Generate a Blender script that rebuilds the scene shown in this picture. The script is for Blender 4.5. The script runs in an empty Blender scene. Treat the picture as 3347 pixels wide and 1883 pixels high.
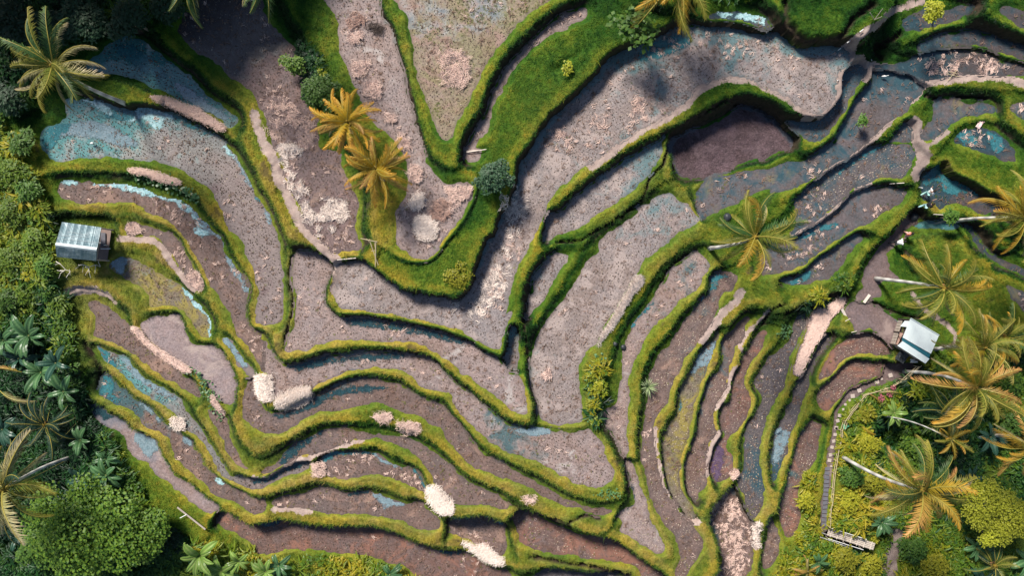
import bpy, math, random
import numpy as np
from mathutils import Vector, Matrix, noise
random.seed(7); np.random.seed(7)
R = math.radians
SC = bpy.context.scene
COL = SC.collection

# ------------------------------------------------------------------ camera, sky, sun, exposure
CAM_H = 78.0
cam_d = bpy.data.cameras.new('camera'); cam_d.lens = 28.08; cam_d.sensor_width = 36.0
cam_d.clip_end = 600.0
cam = bpy.data.objects.new('camera', cam_d); COL.objects.link(cam)
cam.location = (0, 0, CAM_H); cam.rotation_euler = (0, 0, 0)
SC.camera = cam
SUN_EL, SUN_AZ = 47.0, 122.0      # azimuth of the direction TO the sun, counter-clockwise from +x
wd = bpy.data.worlds.new('World'); SC.world = wd; wd.use_nodes = True
wn = wd.node_tree
bg = wn.nodes['Background']
sky = wn.nodes.new('ShaderNodeTexSky'); sky.sky_type = 'NISHITA'; sky.sun_disc = False
sky.sun_elevation = R(SUN_EL); sky.sun_rotation = R(90 - SUN_AZ)
sky.air_density = 1.0; sky.dust_density = 0.6
wn.links.new(sky.outputs[0], bg.inputs[0]); bg.inputs[1].default_value = 0.055
sun_d = bpy.data.lights.new('sun', 'SUN'); sun_d.energy = 3.6; sun_d.angle = R(11.0)
sun_d.color = (1.0, 0.93, 0.84)
sun = bpy.data.objects.new('sun', sun_d); COL.objects.link(sun)
sd_ = Vector((math.cos(R(SUN_EL))*math.cos(R(SUN_AZ)), math.cos(R(SUN_EL))*math.sin(R(SUN_AZ)), math.sin(R(SUN_EL))))
sun.rotation_euler = sd_.to_track_quat('Z', 'Y').to_euler()
sun.location = (-40, 60, 80)
SC.view_settings.view_transform = 'Standard'; SC.view_settings.look = 'None'
SC.view_settings.exposure = 0.93; SC.view_settings.gamma = 1.0
SC.view_settings.use_curve_mapping = False

# ------------------------------------------------------------------ coordinates
# survey coordinates: x 0..3347 east, y 0..1883 south, as read at ground level; scaled to metres for a height z
KX = 100.0/3347.0
def W(x, y, z=0.0):
    s = KX*(CAM_H - z)/CAM_H
    return ((x-1673.5)*s, -(y-941.5)*s)
TX = {'1': 0, '2': 830, '3': 1660, '4': 2489}
TY = {'A': 0, 'B': 467, 'C': 933, 'D': 1400}
def P(s):
    """'B2 u,v u,v C3 u,v' -> list of survey points (map sheet + position on the sheet in thirds)"""
    out = []; x0 = y0 = 0
    for t in s.split():
        if ',' in t:
            u, v = t.split(','); out.append((x0+float(u)/3.0, y0+float(v)/3.0))
        else:
            x0 = TX[t[1]]; y0 = TY[t[0]]
    return out
def smooth(pts, closed=True, n=4):
    out = []; m = len(pts)
    rng = range(m) if closed else range(m-1)
    for i in rng:
        if closed:
            p0, p1, p2, p3 = pts[(i-1) % m], pts[i], pts[(i+1) % m], pts[(i+2) % m]
        else:
            p0, p1, p2, p3 = pts[max(i-1, 0)], pts[i], pts[i+1], pts[min(i+2, m-1)]
        for k in range(n):
            t = k/n
            f = lambda a, b, c, d: 0.5*((2*b)+(-a+c)*t+(2*a-5*b+4*c-d)*t*t+(-a+3*b-3*c+d)*t**3)
            out.append((f(p0[0], p1[0], p2[0], p3[0]), f(p0[1], p1[1], p2[1], p3[1])))
    if not closed: out.append(pts[-1])
    return out

# ------------------------------------------------------------------ object helpers
def tag(o, label=None, cat=None, group=None, kind=None):
    if label: o['label'] = label
    if cat: o['category'] = cat
    if group: o['group'] = group
    if kind: o['kind'] = kind
    return o
def empty(name, loc, rz=0.0):
    o = bpy.data.objects.new(name, None); COL.objects.link(o)
    o.location = loc; o.rotation_euler = (0, 0, rz); o.empty_display_size = 0.3
    return o
def link(name, me, parent=None, loc=None, rot=None, scale=None):
    o = bpy.data.objects.new(name, me); COL.objects.link(o)
    if parent is not None: o.parent = parent
    if loc is not None: o.location = loc
    if rot is not None: o.rotation_euler = rot
    if scale is not None: o.scale = (scale,)*3 if isinstance(scale, (int, float)) else scale
    return o
class MB:
    def __init__(s): s.v = []; s.f = []; s.a = []
    def add(s, vs, fs, a=0.0):
        b = len(s.v); s.v += [tuple(p) for p in vs]; s.f += [tuple(i+b for i in f) for f in fs]
        s.a += (list(a) if isinstance(a, (list, tuple)) else [a]*len(vs))
    def box(s, c, d, rz=0.0, a=0.0, rot=None):
        vs = []
        m = rot if rot is not None else Matrix.Rotation(rz, 3, 'Z')
        for x in (-.5, .5):
            for y in (-.5, .5):
                for z in (-.5, .5):
                    p = m @ Vector((x*d[0], y*d[1], z*d[2])); vs.append((c[0]+p.x, c[1]+p.y, c[2]+p.z))
        s.add(vs, [(0,1,3,2),(4,6,7,5),(0,4,5,1),(2,3,7,6),(0,2,6,4),(1,5,7,3)], a)
    def tube(s, pts, rads, n=7, a=0.0, cap=True):
        pts = [Vector(p) for p in pts]
        if isinstance(rads, (int, float)): rads = [rads]*len(pts)
        vs = []; fs = []; up = Vector((0, 0, 1))
        for i, p in enumerate(pts):
            t = (pts[min(i+1, len(pts)-1)] - pts[max(i-1, 0)]).normalized()
            u = t.cross(up)
            if u.length < 1e-3: u = t.cross(Vector((1, 0, 0)))
            u.normalize(); w = u.cross(t)
            for k in range(n):
                an = 2*math.pi*k/n
                vs.append(p + (u*math.cos(an)+w*math.sin(an))*rads[i])
        for i in range(len(pts)-1):
            for k in range(n):
                k2 = (k+1) % n
                fs.append((i*n+k, i*n+k2, (i+1)*n+k2, (i+1)*n+k))
        if cap:
            fs.append(tuple(range(n))[::-1]); fs.append(tuple((len(pts)-1)*n+k for k in range(n)))
        s.add(vs, fs, a)
    def mesh(s, name, mat, smooth_=False):
        me = bpy.data.meshes.new(name); me.from_pydata(s.v, [], s.f)
        at = me.attributes.new('tip', 'FLOAT', 'POINT'); at.data.foreach_set('value', np.array(s.a, dtype=np.float32))
        for m in (mat if isinstance(mat, (list, tuple)) else [mat]): me.materials.append(m)
        if smooth_: me.polygons.foreach_set('use_smooth', [True]*len(me.polygons))
        me.update(); return me
    def build(s, name, mat, parent=None, smooth_=False, **k):
        return link(name, s.mesh(name, mat, smooth_), parent, **k)
def np_mesh(name, V, F, mat, attrs=None, smooth_=False):
    """V (n,3), F (m,3|4) arrays"""
    me = bpy.data.meshes.new(name)
    V = np.asarray(V, np.float32); F = np.asarray(F, np.int32); k = F.shape[1]
    me.vertices.add(len(V)); me.vertices.foreach_set('co', V.ravel())
    me.loops.add(F.size); me.loops.foreach_set('vertex_index', F.ravel())
    me.polygons.add(len(F)); me.polygons.foreach_set('loop_start', np.arange(0, F.size, k, dtype=np.int32))
    me.polygons.foreach_set('loop_total', np.full(len(F), k, np.int32))
    me.update(calc_edges=True)
    for n, a in (attrs or {}).items():
        at = me.attributes.new(n, 'FLOAT', 'POINT'); at.data.foreach_set('value', np.asarray(a, np.float32).ravel())
    if smooth_: me.polygons.foreach_set('use_smooth', np.ones(len(F), bool))
    me.materials.append(mat)
    return me

# ------------------------------------------------------------------ materials
class NT:
    def __init__(s, name):
        s.m = bpy.data.materials.new(name); s.m.use_nodes = True; s.t = s.m.node_tree
        s.b = s.t.nodes['Principled BSDF']; s.l = s.t.links.new
        s.geo = s.t.nodes.new('ShaderNodeNewGeometry')
    def n(s, ty, **k):
        x = s.t.nodes.new(ty)
        for a, v in k.items(): setattr(x, a, v)
        return x
    def noise(s, scale, detail=4, rough=0.6, vec=None, dist=0.0):
        x = s.n('ShaderNodeTexNoise'); x.inputs['Scale'].default_value = scale
        x.inputs['Detail'].default_value = detail; x.inputs['Roughness'].default_value = rough
        x.inputs['Distortion'].default_value = dist
        s.l(vec if vec is not None else s.geo.outputs['Position'], x.inputs['Vector']); return x.outputs['Fac']
    def vor(s, scale, vec=None):
        x = s.n('ShaderNodeTexVoronoi'); x.inputs['Scale'].default_value = scale
        s.l(vec if vec is not None else s.geo.outputs['Position'], x.inputs['Vector']); return x.outputs['Distance']
    def attr(s, name, inst=False):
        x = s.n('ShaderNodeAttribute'); x.attribute_name = name
        if inst: x.attribute_type = 'INSTANCER'
        return x.outputs['Fac']
    def ramp(s, f, *st):
        x = s.n('ShaderNodeValToRGB'); e = x.color_ramp.elements
        while len(e) < len(st): e.new(0.5)
        for i, (p, c) in enumerate(st):
            e[i].position = p; e[i].color = (*c, 1) if not isinstance(c, (int, float)) else (c, c, c, 1)
        s.l(f, x.inputs[0]); return x.outputs[0]
    def math(s, op, a, b=None, clamp=False):
        x = s.n('ShaderNodeMath', operation=op, use_clamp=clamp)
        for i, v in enumerate((a, b)):
            if v is None: continue
            if isinstance(v, (int, float)): x.inputs[i].default_value = v
            else: s.l(v, x.inputs[i])
        return x.outputs[0]
    def mix(s, f, a, b, bt='MIX'):
        x = s.n('ShaderNodeMix', data_type='RGBA', blend_type=bt)
        for i, v in ((0, f), (6, a), (7, b)):
            if isinstance(v, (int, float)): x.inputs[i].default_value = v
            elif isinstance(v, tuple): x.inputs[i].default_value = (*v, 1)
            else: s.l(v, x.inputs[i])
        return x.outputs[2]
    def bump(s, h, strength=0.5, dist=0.05):
        x = s.n('ShaderNodeBump'); x.inputs['Strength'].default_value = strength; x.inputs['Distance'].default_value = dist
        s.l(h, x.inputs['Height']); s.l(x.outputs[0], s.b.inputs['Normal'])
    def out(s, col, rough=0.8, spec=0.3, trans=None):
        if isinstance(col, tuple): s.b.inputs['Base Color'].default_value = (*col, 1)
        else: s.l(col, s.b.inputs['Base Color'])
        if isinstance(rough, (int, float)): s.b.inputs['Roughness'].default_value = rough
        else: s.l(rough, s.b.inputs['Roughness'])
        s.b.inputs['Specular IOR Level'].default_value = spec
        if trans:                              # thin leaves let light through
            o = s.t.nodes['Material Output']; tr = s.n('ShaderNodeBsdfTranslucent'); ms = s.n('ShaderNodeMixShader')
            if isinstance(col, tuple): tr.inputs[0].default_value = (*col, 1)
            else: s.l(col, tr.inputs[0])
            ms.inputs[0].default_value = trans
            s.l(s.b.outputs[0], ms.inputs[1]); s.l(tr.outputs[0], ms.inputs[2]); s.l(ms.outputs[0], o.inputs[0])
        return s.m
def rnd(nt):
    return nt.n('ShaderNodeObjectInfo').outputs['Random']
def simple(name, c, rough=0.7, var=0.25, sc=3.0, spec=0.3):
    t = NT(name); f = t.noise(sc, 5)
    return t.out(t.mix(f, tuple(x*(1-var) for x in c), tuple(min(1, x*(1+var)) for x in c)), rough, spec)
def leafmat(name, base, tip, tr=0.25, rough=0.55, nsc=1.2):
    t = NT(name)
    f = t.math('MULTIPLY', t.attr('tip'), 1.0)
    c = t.mix(f, base, tip)
    c = t.mix(t.ramp(t.noise(nsc, 3), (0.3, 0.0), (0.7, 1.0)), t.mix(0.30, c, (0.01, 0.03, 0.008)), c)
    h = t.n('ShaderNodeHueSaturation'); t.l(c, h.inputs['Color'])
    v = t.math('ADD', t.math('MULTIPLY', rnd(t), 0.5), 0.75); t.l(v, h.inputs['Value'])
    return t.out(h.outputs[0], rough, 0.35, tr)
M = {}
# grass tufts: tone (lush..yellow) and dry come from the place each tuft grows
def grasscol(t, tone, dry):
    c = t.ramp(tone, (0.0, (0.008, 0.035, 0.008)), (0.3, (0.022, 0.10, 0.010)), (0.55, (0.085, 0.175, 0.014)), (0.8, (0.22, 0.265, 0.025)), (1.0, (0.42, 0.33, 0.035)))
    return t.mix(dry, c, t.ramp(t.noise(0.8, 3), (0.35, (0.42, 0.30, 0.13)), (0.65, (0.36, 0.30, 0.05))))
t = NT('grass_blades')
tone = t.math('ADD', t.attr('tone', True), t.math('MULTIPLY', t.math('SUBTRACT', t.noise(0.7, 6, .7), 0.5), 1.0))
tone = t.math('ADD', tone, t.math('MULTIPLY', t.math('SUBTRACT', t.attr('rnd', True), 0.5), 0.38), True)
M['grass'] = t.out(grasscol(t, tone, t.math('MULTIPLY', t.attr('dry', True), 1.0, True)), 0.6, 0.2, 0.3)
t = NT('grass_ground')
tone = t.math('ADD', t.attr('tone'), t.math('MULTIPLY', t.math('SUBTRACT', t.noise(0.55, 4), 0.5), 0.6), True)
c = grasscol(t, tone, t.attr('dry'))
c = t.mix(t.ramp(t.noise(7, 5, 0.7), (0.35, 0.0), (0.65, 1.0)), t.mix(0.5, c, (0.03, 0.028, 0.015)), c)
c = t.mix(t.attr('cliff'), c, t.ramp(t.noise(3, 5), (0.3, (0.025, 0.020, 0.014)), (0.7, (0.07, 0.05, 0.035))))  # cliff: dark soil, and the painted shadow line at bank feet
t.bump(t.noise(9, 6, 0.75), 0.9, 0.12)
M['ground'] = t.out(c, 0.95, 0.1)
t = NT('path_dirt')
c = t.ramp(t.noise(1.3, 6, 0.65), (0.3, (0.27, 0.20, 0.18)), (0.55, (0.40, 0.31, 0.27)), (0.8, (0.50, 0.42, 0.36)))
c = t.mix(t.ramp(t.noise(12, 4), (0.45, 0.0), (0.7, 0.6)), c, (0.20, 0.14, 0.12))
c = t.mix(t.attr('dark'), c, (0.10, 0.085, 0.085))
t.bump(t.noise(6, 6), 0.5, 0.05)
M['path'] = t.out(c, 0.9, 0.15)
def paddymat(name, a, b, wet_shade, patch, pcov=0.5, rough=0.55, film=0.0, relief=0.35, drained=None):
    t = NT(name)
    c = t.mix(t.ramp(t.noise(0.45, 6, 0.6, dist=0.4), (0.35, 0.0), (0.65, 1.0)), a, b)
    c = t.mix(t.ramp(t.noise(0.22, 5, 0.65, dist=0.8), (0.42, 0.0), (0.66, 0.55)), c, tuple(x*y for x, y in zip(a, (.80, .62, .48))))
    c = t.mix(t.ramp(t.noise(0.9, 6, 0.7, dist=1.0), (0.50, 0.0), (0.70, 0.65)), c, tuple(min(1, x*y) for x, y in zip(a, (1.32, 1.2, 1.16))))
    c = t.mix(t.ramp(t.noise(1.7, 6, 0.75, dist=.6), (0.54, 0.0), (0.72, 0.7)), c, tuple(x*.42 for x in b))
    c = t.mix(t.ramp(t.noise(6, 6, 0.75), (0.38, 0.0), (0.64, 0.9)), c, t.mix(1.0, c, (0.50, 0.47, 0.47), 'MULTIPLY'))
    c = t.mix(t.ramp(t.noise(4.2, 6, 0.75), (0.50, 0.0), (0.72, 0.5)), c, tuple(min(1, x*1.5) for x in b))
    if drained: c = t.mix(t.ramp(t.math('ADD', t.attr('wet_shade'), t.math('MULTIPLY', t.math('SUBTRACT', t.noise(.6, 5), .5), .5)), (0.06, 1.0), (0.30, 0.0)), c, t.mix(t.noise(1.2, 6, .7), tuple(x*.45 for x in drained), tuple(x*1.4 for x in drained)))
    if patch:
        c = t.mix(t.ramp(t.noise(0.33, 7, 0.7, dist=0.6), (1-pcov, 0.0), (min(1, 1.08-pcov), 0.85)), c, patch)
    w = t.math('ADD', t.attr('wet_shade'), t.math('MULTIPLY', t.math('SUBTRACT', t.noise(0.7, 5, 0.65, dist=0.5), 0.5), 1.3))
    w = t.ramp(t.math('ADD', w, film), (0.38, 0.0), (0.66, 1.0))
    wc = t.mix(t.noise(2.5, 5, 0.7), tuple(x*0.6 for x in wet_shade), tuple(min(1, x*1.45) for x in wet_shade))
    wc = t.mix(t.ramp(t.noise(1.5, 7, .8, dist=2.2), (0.56, 0.0), (0.68, .75 if 'water' in name else .25)), wc, (0.42, 0.56, 0.58))  # pale streaks paint the sky's reflection into the water colour
    c = t.mix(t.math('MULTIPLY', w, 0.82), c, wc)
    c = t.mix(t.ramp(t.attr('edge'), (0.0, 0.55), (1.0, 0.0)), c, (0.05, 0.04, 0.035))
    t.bump(t.mix(w, t.noise(5.5, 6, 0.7), (0.5, 0.5, 0.5)), relief*1.6, 0.10)
    r = t.math('SUBTRACT', rough+0.2, t.math('MULTIPLY', w, 0.5))
    return t.out(c, r, 0.5)
TEAL = (0.04, 0.105, 0.115)
PM = {
 'pink': paddymat('mud_pink', (0.34, 0.265, 0.245), (0.25, 0.205, 0.20), TEAL, (0.40, 0.36, 0.34), 0.42),
 'mauve': paddymat('mud_mauve', (0.20, 0.135, 0.115), (0.13, 0.10, 0.095), TEAL, (0.27, 0.17, 0.13), 0.45),
 'grey': paddymat('mud_grey', (0.31, 0.265, 0.255), (0.24, 0.215, 0.215), (0.085, 0.17, 0.18), (0.36, 0.29, 0.265), 0.48, film=0.05),
 'teal': paddymat('water_teal', (0.10, 0.23, 0.23), (0.16, 0.24, 0.23), (0.05, 0.19, 0.19), (0.17, 0.20, 0.19), 0.42, 0.3, 0.15),
 'tealgrey': paddymat('water_tealgrey', (0.22, 0.26, 0.26), (0.24, 0.235, 0.235), (0.08, 0.25, 0.25), (0.14, 0.09, 0.09), 0.40, 0.35, 0.08, drained=(0.20, 0.155, 0.145)),
 'dark': paddymat('mud_dark', (0.055, 0.05, 0.055), (0.085, 0.07, 0.075), (0.02, 0.055, 0.07), (0.12, 0.10, 0.07), 0.42, film=0.05),
 'slate': paddymat('mud_slate', (0.09, 0.085, 0.09), (0.14, 0.115, 0.12), (0.025, 0.075, 0.095), (0.17, 0.14, 0.07), 0.42, film=0.05),
 'fdark': paddymat('mud_mauve_shaded', (0.20, 0.14, 0.135), (0.15, 0.115, 0.115), (0.028, 0.03, 0.036), (0.25, 0.16, 0.12), 0.45),  # upper end darkened by its film colour: shade painted into the mud
 'brown': paddymat('mud_brown', (0.17, 0.095, 0.075), (0.15, 0.11, 0.105), TEAL, (0.24, 0.11, 0.075), 0.5),
 'weed': paddymat('mud_weedy', (0.20, 0.16, 0.14), (0.17, 0.16, 0.07), (0.05, 0.13, 0.14), (0.25, 0.20, 0.04), 0.5),
 'plough': paddymat('mud_ploughed', (0.06, 0.036, 0.042), (0.17, 0.11, 0.125), (0.03, 0.05, 0.07), (0.15, 0.10, 0.11), 0.5, relief=1.0, film=-0.3),
 'mud': paddymat('mud_smooth', (0.33, 0.26, 0.255), (0.26, 0.215, 0.225), (0.13, 0.14, 0.17), (0.38, 0.30, 0.27), 0.45, relief=0.6),
 'path': paddymat('mud_trodden', (0.21, 0.155, 0.15), (0.15, 0.115, 0.12), (0.06, 0.08, 0.10), (0.28, 0.21, 0.19), 0.45, film=-0.3),
 'greenfield': paddymat('mud_green', (0.30, 0.23, 0.19), (0.21, 0.20, 0.09), (0.15, 0.18, 0.20), (0.28, 0.18, 0.15), 0.48),
}
def mn_soft(n): return 'cyan' not in n
def watermat(name, a, b, cov=0.5):
    t = NT(name)
    c = t.ramp(t.noise(2.2, 6, 0.75, dist=0.7), (0.3, a), (0.5, tuple((x+y)/2 for x, y in zip(a, b))), (0.72, b))
    c = t.mix(t.ramp(t.noise(8, 4, .7), (.42, 0.0), (.6, .45)), c, tuple(x*.35 for x in a))
    t.bump(t.noise(5, 5, 0.7), 0.35, 0.05)
    m = t.out(c, 0.15, 0.6)
    f = t.math('ADD', t.math('MULTIPLY', t.attr('shore'), 1.4), t.math('MULTIPLY', t.math('SUBTRACT', t.noise(1.6, 7, .75), .5), 2.2))
    f = t.ramp(t.math('ADD', f, .5), (.40, 0.0), (.62, 0.92)) if mn_soft(name) else t.ramp(t.math('ADD', f, .72), (.40, 0.0), (.62, .95))
    tr = t.n('ShaderNodeBsdfTransparent'); ms = t.n('ShaderNodeMixShader'); t.l(f, ms.inputs[0]); t.l(tr.outputs[0], ms.inputs[1]); t.l(t.b.outputs[0], ms.inputs[2])
    t.l(ms.outputs[0], t.t.nodes['Material Output'].inputs[0]); return m
M['w_cyan'] = watermat('water_cyan_foam_sheen', (0.16, 0.38, 0.42), (0.62, 0.82, 0.83))  # pale foam and sky glints painted into the colour
M['w_teal'] = watermat('water_turquoise', (0.02, 0.12, 0.145), (0.08, 0.26, 0.29))
M['w_blue'] = watermat('water_grey_blue', (0.15, 0.24, 0.28), (0.32, 0.41, 0.45))
M['w_dark_shade'] = watermat('water_dark_shade', (0.012, 0.04, 0.05), (0.04, 0.10, 0.115))  # dark water with bank shade painted into it
M['w_violet'] = watermat('water_violet', (0.09, 0.05, 0.10), (0.17, 0.12, 0.18))
t = NT('straw_fresh'); c = t.mix(t.noise(6, 4), (0.55, 0.38, 0.32), (0.86, 0.66, 0.57)); M['straw'] = t.out(c, 0.8, 0.2)
t = NT('straw_bleached'); c = t.mix(t.noise(6, 4), (0.70, 0.57, 0.49), (0.93, 0.84, 0.77)); M['strawl'] = t.out(c, 0.8, 0.2)
t = NT('straw_old'); c = t.mix(t.noise(3, 4), (0.30, 0.17, 0.13), (0.58, 0.40, 0.33)); M['strawo'] = t.out(c, 0.85, 0.2)
t = NT('straw_rotting'); c = t.mix(t.noise(1.1, 5), (0.06, 0.04, 0.03), (0.34, 0.21, 0.15)); M['strawr'] = t.out(c, 0.85, 0.2)
t = NT('stubble')
c = t.mix(t.attr('light'), t.mix(t.noise(2, 4), (0.03, 0.027, 0.022), (0.13, 0.10, 0.075)), t.mix(t.noise(9, 3), (0.34, 0.26, 0.18), (0.62, 0.54, 0.44)))
M['stubble'] = t.out(c, 0.85, 0.2)
M['wood'] = simple('weathered_wood', (0.36, 0.31, 0.26), 0.8, 0.35, 5)
M['bamboo'] = simple('dry_bamboo', (0.44, 0.36, 0.22), 0.6, 0.25, 4)
M['palewood'] = simple('pale_plank', (0.66, 0.58, 0.50), 0.8, 0.2, 5)
M['darkwood'] = simple('dark_timber', (0.08, 0.06, 0.05), 0.8, 0.3, 5)
M['white'] = simple('white_plastic', (0.78, 0.78, 0.76), 0.5, 0.08, 5)
M['stone'] = simple('pale_stone', (0.44, 0.37, 0.33), 0.85, 0.2, 6)
M['slab'] = simple('old_concrete', (0.13, 0.13, 0.15), 0.9, 0.35, 2)
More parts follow.
